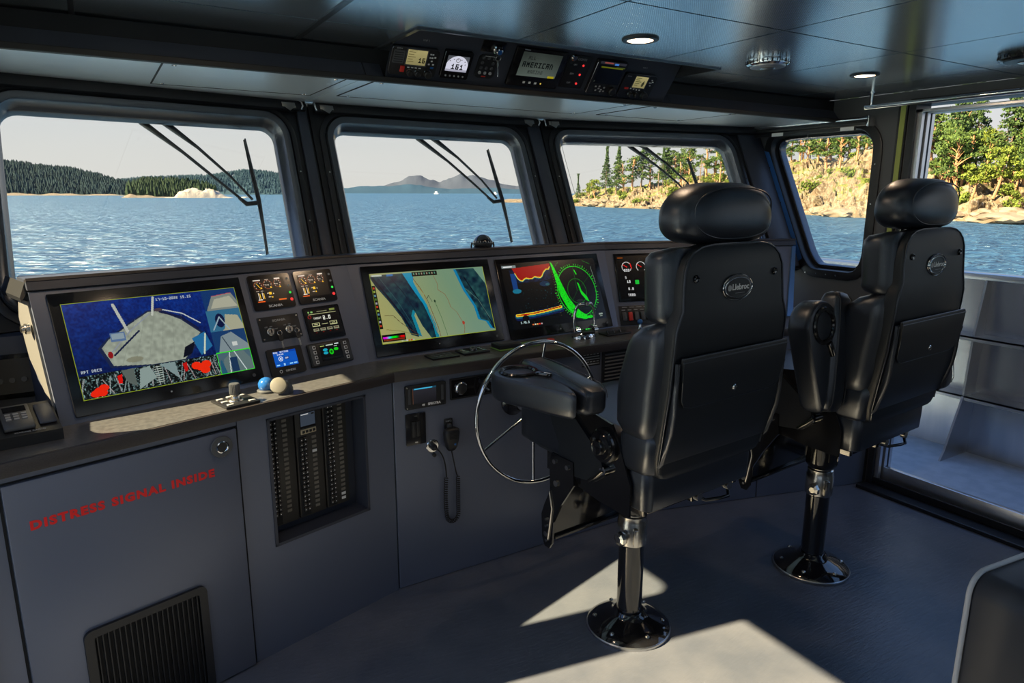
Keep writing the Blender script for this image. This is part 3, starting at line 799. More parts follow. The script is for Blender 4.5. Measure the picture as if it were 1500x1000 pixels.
# ---- chart monitor picture
p = Px(264, 140, (.66, .72, .50))
yy = p.Y/140; xx = p.X/264
sand = np.array((.76, .74, .46)); sea_ = np.array((.52, .66, .53))
f = np.clip((xx*1.3+ (1-yy)*.3-.1), 0, 1)[:, :, None]
p.a[:] = sand*(1-f)+sea_*f
p.a[:, :, 2] += .06*np.clip(yy-.5, 0, 1)*(xx > .4)
n5 = noise2(264, 140, 6, 21); n6 = noise2(264, 140, 14, 22)
chan = [(2, 6), (74, 3), (92, 40), (108, 70), (120, 112), (122, 140), (112, 140), (96, 112), (86, 84), (82, 78), (76, 90), (84, 134), (68, 128), (54, 92), (34, 58), (12, 26)]
p.poly([(x+4, y) for x, y in chan], (.10, .58, .68)); p.poly([(70, 3), (96, 3), (92, 22), (100, 44), (114, 74), (106, 80), (80, 40)], (.06, .62, .78))
mk = p.polymask([(x-3, y) for x, y in chan])
t_ = np.clip(n5*.7+n6*.5-.2, 0, 1)[:, :, None]
p.a[mk] = (np.array((.02, .10, .20))*(1-t_)+np.array((.16, .38, .38))*t_)[mk]
p.line([(4, 6), (30, 48), (54, 88), (72, 128)], (.02, .05, .15), 4, .8); p.line([(40, 6), (64, 40), (84, 80)], (.04, .12, .2), 2, .8); p.line([(18, 6), (50, 60), (74, 112)], (.3, .5, .5), 1.2, .5)
rch = [(190, 2), (264, 2), (264, 136), (252, 134), (244, 118), (226, 112), (222, 84), (204, 48), (196, 22)]
p.poly(rch, (.08, .55, .74)); mk = p.polymask([(x+6 if x < 260 else x, y) for x, y in rch]); p.a[mk] = (np.array((.03, .12, .20))*(1-t_)+np.array((.25, .48, .44))*t_)[mk]
p.line([(212, 20), (232, 60), (250, 100), (262, 134)], (.02, .06, .12), 2.5, .8); p.line([(210, 44), (236, 70), (256, 112)], (.5, .66, .6), 1, .8)
p.poly([(262, 2), (264, 2), (264, 40), (240, 2)], (.50, .66, .56))
BR = (.50, .33, .20)
p.line([(92, 14), (104, 34), (116, 62), (122, 90), (128, 118), (130, 138)], BR, 1.2); p.line([(96, 24), (110, 48), (112, 60), (116, 88), (124, 130)], (.7, .6, .3), 1)
p.line([(140, 10), (146, 30), (144, 42), (158, 52), (164, 66), (166, 80), (178, 92), (188, 116), (190, 124), (186, 138)], (.60, .42, .28), 1)
p.line([(116, 58), (120, 52), (126, 66), (132, 66)], (.25, .3, .25), 1); p.line([(132, 66), (140, 100), (146, 138)], (.30, .48, .30), 1); p.ell(132, 65, 2, 3, (.2, .3, .2)); p.ell(189, 116, 3, 4, (.75, .28, .2))
p.line([(16, 84), (34, 86), (46, 100), (64, 116), (86, 132)], (.35, .22, .15), 1); p.line([(14, 112), (44, 118), (80, 130)], (.55, .5, .25), 1)
p.rect(3, 3, 66, 7, (.1, .25, .28)); p.rect(4, 3, 26, 6, (.85, .9, .85)); p.rect(36, 3, 50, 7, (.1, .45, .75))
p.rect(92, 2, 150, 11, (.01, .02, .02))
for k in range(9): p.rect(95+k*6, 4, 98+k*6, 8, (.35+.3*(k % 2), .6, .5))
p.rect(0, 24, 8, 110, (.01, .03, .02))
for k in range(11): p.rect(2, 27+k*7.5, 6, 31+k*7.5, [(.8, .25, .15), (.6, .7, .3), (.4, .6, .7), (.3, .5, .2), (.7, .7, .75)][k % 5])
p.rect(2, 122, 52, 136, (.02, .02, .04))
for k in range(46): 
    h_ = k/46; c_ = np.clip([abs(h_*6-3)-1, 2-abs(h_*6-2.6), 2-abs(h_*6-.8)], 0, 1); p.rect(4+k, 126, 5+k, 130, c_)
    if k % 3: p.rect(4+k, 131, 5+k, 134, (.7, .25, .12))
for k in range(6): p.rect(42+k*5, 136, 45+k*5, 139, [(.8, .8, .7), (.6, .7, .6), (.9, .9, .9), (.9, .5, .2), (.9, .1, .1), (.8, .8, .8)][k])
p.line([(263.5, 0), (263.5, 140)], (.72, .78, .1), 1.4); p.line([(0, 139.5), (264, 139.5)], (.72, .78, .1), 1.4); p.line([(.5, 0), (.5, 140)], (.5, .6, .1), 1)
p.a *= .80
monitor(DB, (.032, .636, .012, .3855), (.063, .600, .060, .352), 'monitor showing a sand and teal sea chart', p)

# ---- sonar and radar monitor picture
p = Px(272, 148, (.012, .016, .022))
A_ = (.55, .05, .03)
edge = [(34, 24), (38, 34), (44, 40), (50, 42), (56, 38), (62, 36), (70, 38), (78, 38), (86, 34), (94, 36), (102, 37), (108, 33), (114, 25), (122, 19), (130, 19), (134, 14)]
blob = noise2(272, 148, 4, 31)
mk = p.polymask([(20, 16), (132, 6), (134, 40), (118, 44), (90, 46), (30, 46), (26, 70), (22, 70)]); v = (blob*.6)[:, :, None]
p.a[mk] = (np.array((.01, .03, .08))*(1-v)+np.array((.03, .20, .40))*v)[mk]
p.rect(21, 24, 34, 62, (.04, .22, .45)); p.ell(30, 64, 12, 5, (.08, .42, .52)); p.ell(110, 52, 14, 6, (.06, .25, .42), .6); p.ell(118, 54, 6, 3, (.2, .4, .4), .7)
p.poly([(28, 12), (136, 6)]+edge[::-1], A_); p.line(edge, (.9, .75, .15), 2.2); p.line([(x, y+2) for x, y in edge], (.2, .7, .7), 1, .8)
for k in range(40): p.ell(rng.uniform(20, 140), rng.uniform(60, 112), .9, .9, (.12, .35, .40), .7)
p.line([(18, 122), (60, 120), (100, 117), (142, 113)], (.05, .12, .3), 16, .8); p.line([(16, 120), (60, 119), (100, 116), (142, 111)], (.10, .40, .45), 10, .8); p.line([(16, 118), (60, 117), (100, 114), (142, 109)], (.85, .75, .15), 6); p.line([(16, 118), (60, 117), (100, 113), (142, 108)], (.65, .05, .03), 2.5)
p.ell(38, 125, 9, 6, (.01, .01, .02))
for k in range(2): p.text(22, 132, '1.46.3', (.7, .8, .8)); 
for k in range(5): p.rect(52+k*6, 140, 56+k*6, 143, [(.8, .4, .2), (.8, .8, .7), (.9, .6, .3), (.9, .15, .1), (.7, .6, .6)][k])
p.rect(2, 5, 40, 11, (.45, .50, .50)); p.rect(6, 7, 30, 9, (.9, .9, .9))
GR = (.08, .78, .12)
rxc, ryc = 200, 76
p.ell(rxc, ryc, 58, 60, GR, 1, .025); p.ell(rxc, ryc, 28, 30, (.05, .45, .08), 1, .04)
for k in range(60):
    a = 2*pi*k/60; p.line([(rxc+61*cos(a), ryc+63*sin(a)), (rxc+(66 if k % 5 == 0 else 63)*cos(a), ryc+(68 if k % 5 == 0 else 65)*sin(a))], (.2, .9, .2), 1)
p.line([(200, 76), (202, 16)], (.1, .35, .12), 1); p.line([(200, 76), (250, 40)], (.05, .25, .08), 1); p.line([(200, 76), (160, 120)], (.05, .25, .08), 1)
p.line([(234, 4), (256, 14)], (.1, .4, .12), 1); p.line([(150, 14), (162, 4)], (.1, .4, .12), 1)
echo = [(138, 2), (144, 8), (152, 34), (160, 60), (170, 88), (182, 108), (196, 124), (214, 136), (232, 138), (232, 142), (206, 144), (182, 138), (162, 116), (148, 84), (144, 50)]
mk = p.polymask(echo) & (noise2(272, 148, 2, 41) > .13); p.a[mk] = (.05, .82, .08)
for k in range(60):
    u = rng.rand(); p.ell(150+u*40+rng.uniform(-8, 8), 70+u*66+rng.uniform(-5, 5), 1.6, 1.3, (.05, .7, .08))
p.poly([(205, 56), (209, 58), (213, 76), (226, 92), (230, 104), (222, 100), (210, 84)], (.05, .78, .1)); p.line([(204, 26), (208, 36)], (.1, .8, .1), 2.5)
for k in range(18): p.rect(137, 26+k*6, 139, 27+k*6, (.4, .4, .2))
p.line([(256, 20), (262, 60)], (.6, .65, .6), 1, .8); p.rect(250, 134, 262, 138, (.5, .55, .5)); p.rect(252, 140, 260, 142, (.5, .55, .5))
p.ell(202, 99, 10, 3, (.12, .14, .13)); p.rect(172, 118, 232, 119, (.02, .1, .04))
monitor(DB, (.672, 1.280, .006, .381), (.695, 1.250, .050, .358), 'monitor split between a sonar trace and a green radar sweep', p)

# ---- engine gauge monitor on the right dash
p = Px(120, 84, (.012, .013, .016))
def gauge(p, cx, cy, r, c=(.85, .85, .85)):
    p.ell(cx, cy, r, r, c, 1, .10); p.rect(cx-r, cy+r*.7, cx+r, cy+r+2, (.012, .013, .016)); p.line([(cx, cy), (cx-r*.7, cy-r*.45)], (.8, .1, .1), 1.5)
gauge(p, 20, 22, 10); p.line([(28, 16), (30, 24)], (.8, .1, .1), 2); p.text(14, 26, '650', (.8, .8, .8)); gauge(p, 50, 22, 10); p.text(14, 40, '5', (.7, .7, .7)); p.text(17, 48, '13', (.85, .85, .85)); p.rect(34, 48, 42, 56, (.1, .7, .2)); p.text(18, 62, '6.8', (.8, .8, .8)); p.text(16, 74, 'TRAN', (.8, .8, .8)); p.rect(3, 3, 14, 5, (.5, .25, .05))
gauge(p, 84, 22, 10)
m, w, h = on(DC, .020, .36, .125, .375)
t = thing('monitor', 'gauge monitor with a white dial, cut off by the front helm chair', 'monitor', m)
G().box(-w, w, -h, h, 0, .008, .003).o('bezel', BEZEL, t)
p.obj('screen', .32, .225, t, Tm(0, 0, .0086))

# ---- two engine gauge displays
ge = []
for k, q in enumerate(((.645, .803, .258, .386), (.822, .981, .261, .387))):
    p = Px(100, 72, (.03, .02, .012))
    OR = (.9, .42, .12); YE = (.95, .75, .15); WH = (.9, .85, .8)
    for cx_, cy_, r_ in ((16, 20, 13), (46, 18, 14), (77, 16, 12)):
        p.ell(cx_, cy_, r_, r_, (.55, .25, .08), 1, .08)
        for a in range(-3, 4): p.ell(cx_+(r_-3)*sin(a*.8), cy_-(r_-3)*cos(a*.8), 1, 1, WH)
    p.line([(13, 14), (20, 26)], YE, 1.6); p.line([(38, 19), (50, 20)], WH, 1.4); p.line([(68, 18), (78, 19)], WH, 1.4)
    for cx_ in (24, 55, 84): p.poly([(cx_-3, 30), (cx_, 24), (cx_+3, 30)], YE)
    p.rect(4, 2, 26, 5, WH); p.rect(40, 2, 52, 4, WH, .7); p.rect(70, 0, 88, 4, WH); p.rect(6, 36, 15, 38, WH, .7); p.rect(20, 36, 28, 38, WH, .7)
    for x_ in (10, 22): p.rect(x_, 42, x_+2, 62, WH); p.rect(x_+4, 44, x_+6, 62, YE)
    p.rect(7, 62, 20, 65, WH); p.rect(38, 44, 46, 46, WH); p.rect(44, 42, 52, 50, YE); p.rect(40, 56, 48, 58, WH); p.rect(50, 56, 54, 60, YE); p.rect(56, 46, 59, 49, WH)
    p.rect(4, 68, 26, 71, (.9, .35, .05)); p.line([(98, 4), (98, 70)], (.6, .12, .04), 1)
    if k == 0: p.rect(70, 66, 94, 70, (.9, .4, .08))
    m, w, h = on(DA, *q)
    t = thing('engine_display', ('left square engine display under the dash ledge', 'right square engine display under the dash ledge')[k], 'display', m)
    g = G().prism(rr(-w, w, -h, h, .008), 0, .009); g.o('housing', BEZEL, t)
    p.obj('screen', .122, .086, t, Tm(-.006, .006, .0096))
    textobj('brand_lettering', 'SCANIA', .012, WHITE, t, Tm(0, -h+.011, .0094), bold=.0003, sxx=1.25)
    for j, mt in enumerate((GREYPR, GREYPR, LEDG, LEDR)):
        G().lathe([(.0045 if j < 3 else .006, 0), (.004, .002), (.001, .002)], 12).o('side_button', mt, t, m=Tm(w-.011, .042-.026*j, .009))

# ---- key switch plate with two hanging keys
m, w, h = on(DA, .644, .801, .145, .233)
kp = thing('key_switch_panel', 'black plate with two ignition switches, below the left engine display', 'switch', m)
G().box(-w, w, -h, h, 0, .004, .001).o('plate', BLACKPL, kp)
textobj('lettering', 'SCANIA', .011, GREYPR, kp, Tm(0, h-.017, .0045), bold=.0004, sxx=1.3)
for sx_ in (-1, 1):
    for sy_ in (-1, 1):
        G().cyl((sx_*(w-.008), sy_*(h-.008), .004), (sx_*(w-.008), sy_*(h-.008), .0055), .003, 8).o('screw', STEEL, kp)
    cx_ = sx_*.036-.006
    ks = G().lathe([(.014, 0), (.014, .004), (.011, .006), (.011, .010), (.001, .010)], 20).o('key_switch', STEEL, kp, m=Tm(cx_, -.012, .004))
    G().box(-.002, .002, -.007, .007, .010, .0106).o('key_slot', SEAM, ks, 0)
    for tx_, ty_, s_ in ((-.012, .013, 'OFF'), (.006, .014, 'ON'), (.022, .004, 'START')):
        textobj('lettering', s_, .0065, GREYPR, kp, Tm(cx_+tx_, -.012+ty_+.005, .0045))
for k, x in enumerate((-.016, .052)):
    ky = thing('ignition_key', ('left of the two ignition keys hanging on the key switch plate', 'right of the two ignition keys hanging on the key switch plate')[k], 'key', m @ Tm(x, -.022, .018))
    G().tube([(.0085*cos(a*pi/6), .0085*sin(a*pi/6), 0) for a in range(12)], .0009, 6, True).o('key_ring', STEEL, ky)
    G().prism(rr(-.008, .008, -.030, -.008, .005), -.0016, .0016).o('key_bow', BLACKPL, ky)
    G().box(-.0035, .0035, -.056, -.029, -.001, .001).o('key_blade', STEEL, ky)

# ---- black settings display
m, w, h = on(DA, .824, .976, .119, .246)
t = thing('settings_display', 'black square touch display showing text and outlined buttons', 'display', m)
G().prism(rr(-w, w, -h, h, .006), 0, .008).o('housing', BEZEL, t)
p = Px(96, 66, (.015, .012, .012)); YW = (.75, .75, .55)
p.line([(6, 12), (88, 8)], YW, 1.2, 0); p.rect(6, 11, 88, 12, YW); p.rect(70, 2, 86, 7, (.45, .5, .25)); p.rect(32, 5, 62, 7, (.45, .45, .35)); p.rect(6, 4, 10, 8, (.5, .7, .4)); p.rect(14, 4, 20, 8, (.5, .7, .4)); p.ell(8, 18, 5, 4, (.5, .05, .05), 1, .3)
p.text(18, 20, 'TARGET', (.8, .8, .75)); p.text(46, 18, '2.0', (.9, .9, .85), 2)
for x_, y_ in ((10, 34), (62, 34)): p.rect(x_, y_, x_+22, y_+9, YW); p.rect(x_+1.5, y_+1.5, x_+20.5, y_+7.5, (.03, .03, .02)); p.rect(x_+6, y_+3, x_+16, y_+5, YW)
p.rect(38, 38, 56, 39, YW)
for k in range(4): p.rect(10+k*20, 48, 26+k*20, 55, (.50, .50, .40)); p.rect(13+k*20, 50, 23+k*20, 52, (.25, .05, .04)); p.rect(15+k*20, 58, 20+k*20, 59, (.5, .08, .05))
p.obj('screen', .138, .100, t, Tm(0, .003, .0086))

# ---- blue thruster display
m, w, h = on(DA, .643, .777, .016, .114)
t = thing('thruster_display', 'small black-framed display with a bright blue screen', 'display', m)
G().prism(rr(-w, w, -h, h, .007), 0, .010).o('housing', BLACKPL, t)
p = Px(84, 52, (.05, .32, .70)); p.rect(0, 0, 84, 7, (.04, .24, .6)); p.text(2, 1, 'MENU', (.85, .9, .95)); p.text(26, 1, 'SETTINGS', (.85, .9, .95)); p.text(14, 9, 'STATUS', (.8, .85, .9)); p.ell(24, 26, 8, 8, (.85, .9, .95), 1, .25); p.ell(24, 26, 3, 3, (.85, .9, .95)); p.line([(16, 26), (32, 26)], (.8, .88, .95), 1); p.line([(24, 18), (24, 34)], (.8, .88, .95), 1); p.rect(38, 20, 54, 30, (.05, .2, .5)); p.text(41, 23, 'OFF', (.85, .9, .95))
for x_ in (4, 52, 68): p.rect(x_, 44, x_+12, 48, (.55, .8, .95))
p.rect(30, 42, 36, 50, (.6, .8, .95)); p.rect(0, 39, 84, 40, (.04, .25, .6))
p.obj('screen', .088, .056, t, Tm(-.002, .010, .0106))
textobj('brand_lettering', 'GENESIS', .010, WHITE, t, Tm(.006, -h+.014, .0104), sxx=1.05)
G().ring([(.006*cos(a), .006*sin(a)) for a in [i*pi/6 for i in range(12)]], [(.004*cos(a), .004*sin(a)) for a in [i*pi/6 for i in range(12)]], 0, .0004).o('brand_mark', WHITE, t, 0, m=Tm(-.031, -h+.014, .0102))

# ---- keypad display unit
m, w, h = on(DA, .799, .980, .0195, .1085)
t = thing('control_unit', 'wide black control unit with a small screen between two columns of square keys', 'controller', m)
G().box(-w, w, -h, h, 0, .014, .006).o('housing', BLACKPL, t)
G().prism(rr(-w+.006, -w+.030, -h+.006, h-.006, .004), .014, .016).o('side_cheek', GREYPL, t)
p = Px(84, 48, (.02, .025, .03)); p.rect(4, 3, 20, 5, (.7, .75, .4)); p.rect(26, 2, 54, 5, (.7, .75, .7)); p.rect(60, 1, 76, 4, (.8, .85, .85)); p.ell(20, 16, 9, 4, (.1, .6, .7)); p.ell(20, 25, 9, 4, (.1, .6, .7)); p.ell(42, 24, 8, 8, (.1, .75, .1)); p.ell(42, 24, 4, 4, (.02, .3, .04)); p.ell(62, 18, 9, 4.5, (.1, .75, .1)); p.rect(56, 8, 68, 10, (.7, .75, .7)); p.rect(0, 40, 84, 41, (.1, .13, .15))
p.obj('screen', .092, .062, t, Tm(.002, .003, .0145))
for sx_ in (-1, 1):
    for j in range(4):
        bt = G().box(-.0065, .0065, -.006, .006, 0, .003, .001).o('key', WHITE, t, m=Tm(sx_*.066, .028-.0185*j, .0135))
        G().box(-.0038, .0038, -.0035, .0035, .003, .0034).o('key_face', BLACKPL, bt, 0)

# ---- switch panel with red rocker under the gauge monitor
m, w, h = on(DC, .014, .20, .004, .103)
t = thing('switch_panel', 'black switch panel with a red guarded rocker, below the gauge monitor', 'switch', m)
G().box(-w, w, -h, h, 0, .005, .001).o('plate', BLACKPL, t)
for k in range(5):
    b = G().box(-.011, .011, -.022, .022, 0, .009, .003).o('rocker', REDPL if k == 1 else GREYPL, t, m=Tm(-w+.022+.034*k, -.006, .005))
    G().box(-.010, .010, -.002, .002, 0, .001).o('rocker_legend', GREYPR, t, 0, m=Tm(-w+.022+.034*k, .028, .005))
for k in range(4): G().box(-.014, .014, -.0015, .0015, 0, .001).o('legend_strip', GREYPR, t, 0, m=Tm(-w+.03+.04*k, .042, .005))

# ============================================================ ON THE COUNTER
zc = CT+.0005
cA = radians(15.9)
t = thing('joystick', 'ribbed grey joystick on a small square black base, below the camera monitor', 'joystick', Tm(.325, 2.225, zc) @ Rm(cA, 'Z'))
G().box(-.055, .055, -.055, .055, 0, .008, .002).o('base_plate', BLACKPL, t)
for k, (x, y) in enumerate(((-.035, -.04), (-.035, 0), (-.035, .035), (.035, -.04), (.035, .035), (.0, .042))):
    G().box(-.010, .010, -.006, .006, 0, .003, .001).o('button', GREYPR, t, m=Tm(x, y, .008))
G().lathe([(.024, .008), (.022, .012), (.014, .016), (.012, .022), (.016, .026), (.011, .030)], 20).o('boot', STEEL, t)
G().loft([[((.0165 if j % 2 else .0150)*(f_)*cos(2*pi*j/48), (.0165 if j % 2 else .0150)*f_*sin(2*pi*j/48), z) for j in range(48)] for f_, z in ((.9, .028), (1, .031), (1, .058), (.92, .062), (.75, .063))]).o('grip', GREYPL, t, 20)
t = thing('camera_ball', 'blue-lit glossy ball on a dark collar, beside the joystick', 'ball', Tm(.435, 2.300, zc))
G().lathe([(.030, 0), (.031, .006), (.026, .010)], 24).o('collar', GREYPL, t)
G().dome((0, 0, .024), .026, 24, 12).o('ball', BLUELED, t, 60)
t = thing('knob_unit', 'cream round-faced knob lying in its dark teardrop housing, beside the blue ball', 'knob', Tm(.475, 2.262, zc) @ Rm(radians(-20), 'Z'))
G().loft([[(x+sc*.026*cos(2*pi*j/24), 0+sc*.026*sin(2*pi*j/24)*1.0, z) for j in range(24)] for x, sc, z in ((.012, 1, 0), (.012, 1.0, .014), (.010, .9, .028), (.008, .6, .038), (.006, .2, .042))]).o('housing', PANEL2, t, 60)
G().lathe([(.024, 0), (.027, .006), (.027, .016), (.024, .021), (.015, .0235), (.001, .024)], 28).o('knob_face', BRUSHSTL, t, 40, m=Tm(-.004, -.012, .027) @ Rm(radians(68), 'X'))

def cthing(name, label, cat, x, y, rot=2.5): return thing(name, label, cat, Tm(x, y, zc) @ Rm(radians(rot), 'Z'))
t = cthing('keypad', 'flat black keypad on the counter below the chart monitor', 'keypad', 1.155, 2.455)
G().box(-.062, .062, -.04, .04, 0, .007, .002).o('base_plate', BLACKPL, t)
for i in range(4):
    for j in range(2): G().box(-.010, .010, -.008, .008, 0, .002, .0008).o('key', GREYPL, t, m=Tm(-.038+.025*i, -.018+.03*j, .007))
t = cthing('trackball_unit', 'black unit with a trackball and chrome-edged keys, right of the flat keypad', 'trackball', 1.30, 2.465)
G().box(-.062, .062, -.042, .042, 0, .009, .003).o('base_plate', BLACKPL, t)
G().dome((0, -.004, .007), .019, 20, 8).o('trackball', GLOSS, t, 60)
for i in range(3):
    for sx_ in (-1, 1): G().box(-.008, .008, -.006, .006, 0, .003, .001).o('key', CHROME, t, m=Tm(sx_*.042, -.024+.024*i, .009))
t = cthing('handheld_unit', 'small tilted unit with a pale green edge on the counter, behind the wheel rim', 'controller', 1.455, 2.45)
G().box(-.055, .055, -.038, .038, .006, .026, .004).o('body', BLACKPL, t)
G().box(-.056, .056, -.040, .040, .0, .008, .003).o('green_base', GREENPL, t)
G().box(-.04, .04, -.02, .026, .026, .027).o('key_field', GREYPL, t)
t = cthing('button_box', 'low green-topped box on the counter, right of the tilted unit', 'box', 1.575, 2.452)
G().box(-.04, .04, -.028, .028, 0, .012, .003).o('body', GREENPL, t)
t = cthing('push_button', 'red mushroom button on the counter behind the wheel rim', 'button', 1.685, 2.45)
G().lathe([(.022, 0), (.022, .006), (.012, .007)], 20).o('collar', BLACKPL, t)
G().lathe([(.010, .006), (.018, .012), (.016, .018), (.001, .020)], 20).o('button_cap', REDPL, t)
# throttle: chrome base block with two tall curved levers
t = cthing('throttle_control', 'chrome twin-lever engine throttle standing in front of the radar monitor', 'throttle', 1.870, 2.452)
G().lathe([(.055, 0), (.055, .010), (.045, .030), (.040, .034)], 28, m=Matrix.Diagonal((1.15, .8, 1, 1))).o('base', CHROME, t)
G().box(-.036, .036, -.032, .010, .030, .044, .004, m=Rm(radians(12), 'X')).o('key_plate', BLACKPL, t)
for i in range(5): G().cyl((-.026+.013*i, -.018, .044), (-.026+.013*i, -.018, .047), .004, 8).o('indicator', LEDG if i in (2, 3) else CHROME, t)
for s_ in (-1, 1):
    G().cyl((s_*.040, -.006, .036), (s_*.062, -.006, .036), .024, 20).o('pivot_drum', CHROME, t)
    P_ = [(s_*.056, -.006, .036), (s_*.060, -.002, .075), (s_*.058, .0, .115), (s_*.048, .0, .145), (s_*.030, -.004, .160), (s_*.010, -.008, .160)]
    G().tube(P_, [.008, .007, .0065, .007, .009, .010], 12).o('lever', CHROME, t, 60)
# loose bits right of the throttle
t = cthing('chrome_trim_unit', 'low black unit with chrome ribs on the counter, right of the throttle', 'controller', 2.06, 2.46)
G().box(-.075, .075, -.035, .035, 0, .008, .003).o('base_plate', BLACKPL, t)
for i in range(3): G().tube([(-.06+.04*i, -.02, .008), (-.045+.04*i, .005, .016), (-.03+.04*i, .022, .010)], .003, 8).o('rib', CHROME, t)
t = cthing('ball_knob', 'small bright blue ball knob beside the front helm chair, under the red rocker', 'knob', 2.25, 2.50)
G().lathe([(.014, 0), (.008, .006), (.006, .02), (.004, .024)], 14).o('stem', CHROME, t)
G().dome((0, 0, .034), .014, 18, 10).o('ball', BLUELED, t, 60)
# telephone-style handset dock at the far left
t = thing('radio_dock', 'black handset dock with a grey keypad at the left end of the counter', 'radio', Tm(-.235, 2.20, zc) @ Rm(radians(10), 'Z'))
G().add([(x, y, z) for x in (-.07, .09) for y, z in ((-.10, 0), (-.10, .030), (.10, .062), (.10, 0))], [(0, 1, 2, 3), (7, 6, 5, 4), (0, 4, 5, 1), (1, 5, 6, 2), (2, 6, 7, 3), (3, 7, 4, 0)]).o('dock_body', BLACKPL, t, 0)
md = Tm(.0, 0, .0475) @ Rm(radians(9.1), 'X')
G().box(-.035, .035, -.075, .08, 0, .010, .004).o('handset', GREYPL, t, m=md)
G().box(-.026, .026, .03, .065, .010, .011).o('handset_screen', BEZEL, t, 0, m=md)
for i in range(3):
    for j in range(3): G().box(-.006, .006, -.004, .004, .010, .0125).o('key', GREYPR, t, 0, m=md @ Tm(-.018+.018*i, .012-.016*j, 0))
G().box(.045, .085, -.06, .07, .0, .006, .003).o('side_tray', PANEL2, t, m=md)
textobj('lettering', 'MARINE RADIO', .010, GREYPR, t, md @ Tm(.02, -.088, .001))
t = thing('handset', 'rounded dark handset at the very left edge of the counter, beside the dock', 'handset', Tm(-.315, 2.17, zc) @ Rm(radians(8), 'Z'))
G().loft([sell(0, y, .035*s_, .001, 0, 4) for y, s_ in ()] or [[(hx*cos(2*pi*j/20), y, .03+hz*sin(2*pi*j/20)) for j in range(20)] for y, hx, hz in ((-.11, .01, .008), (-.10, .028, .024), (-.03, .034, .029), (.06, .030, .026), (.10, .02, .018), (.11, .006, .006))]).o('shell', BLACKPL, t, 60)
# magnetic compass on the dash shelf
t = thing('magnetic_compass', 'black domed magnetic compass on the dash shelf in front of the middle window', 'compass', Tm(1.535, 2.80, 1.280) @ Matrix.Scale(.80, 4))
G().lathe([(.060, 0), (.062, .01), (.052, .02), (.046, .03)], 28).o('base', BLACKPL, t)
G().tube([(-.072, 0, .0), (-.074, 0, .04), (-.070, 0, .06)], .005, 8).tube([(.072, 0, .0), (.074, 0, .04), (.070, 0, .06)], .005, 8).o('gimbal', BLACKPL, t)
G().dome((0, 0, .050), .056, 28, 14).o('bowl', GLOSS, t, 60)
G().lathe([(.0585, .046), (.0595, .052), (.0585, .058)], 28).o('rim', BLACKPL, t)
for i in range(12):
    a = pi+pi*i/11
    G().box(-.002, .002, 0, .001, -.004, .004, m=Tm(.0565*cos(a), .0565*sin(a)-0, .066) @ Rm(a+pi/2, 'Z')).o('degree_mark', GREYPR, t, 0)
# ============================================================ HELM CHAIRS
def rsec(y0, y1, hx, z, r, n=6):
    """rounded rectangle ring in plan"""
    r = min(r, (y1-y0)/2*.98, hx*.98)
    return [(x, y, z) for x, y in rr(-hx, hx, y0, y1, r, n)]
def lerp(tab, z):
    for a, b in zip(tab[:-1], tab[1:]):
        if a[0] <= z <= b[0]:
            t = (z-a[0])/(b[0]-a[0]); t = t*t*(3-2*t)
            return [p+(q-p)*t for p, q in zip(a[1:], b[1:])]
    return list(tab[-1][1:]) if z > tab[-1][0] else list(tab[0][1:])
BACKY = [(.62, -.297), (.78, -.318), (.95, -.346), (1.10, -.360), (1.22, -.363), (1.34, -.356), (1.42, -.348), (1.6, -.335)]
def by(z): return lerp(BACKY, z)[0]

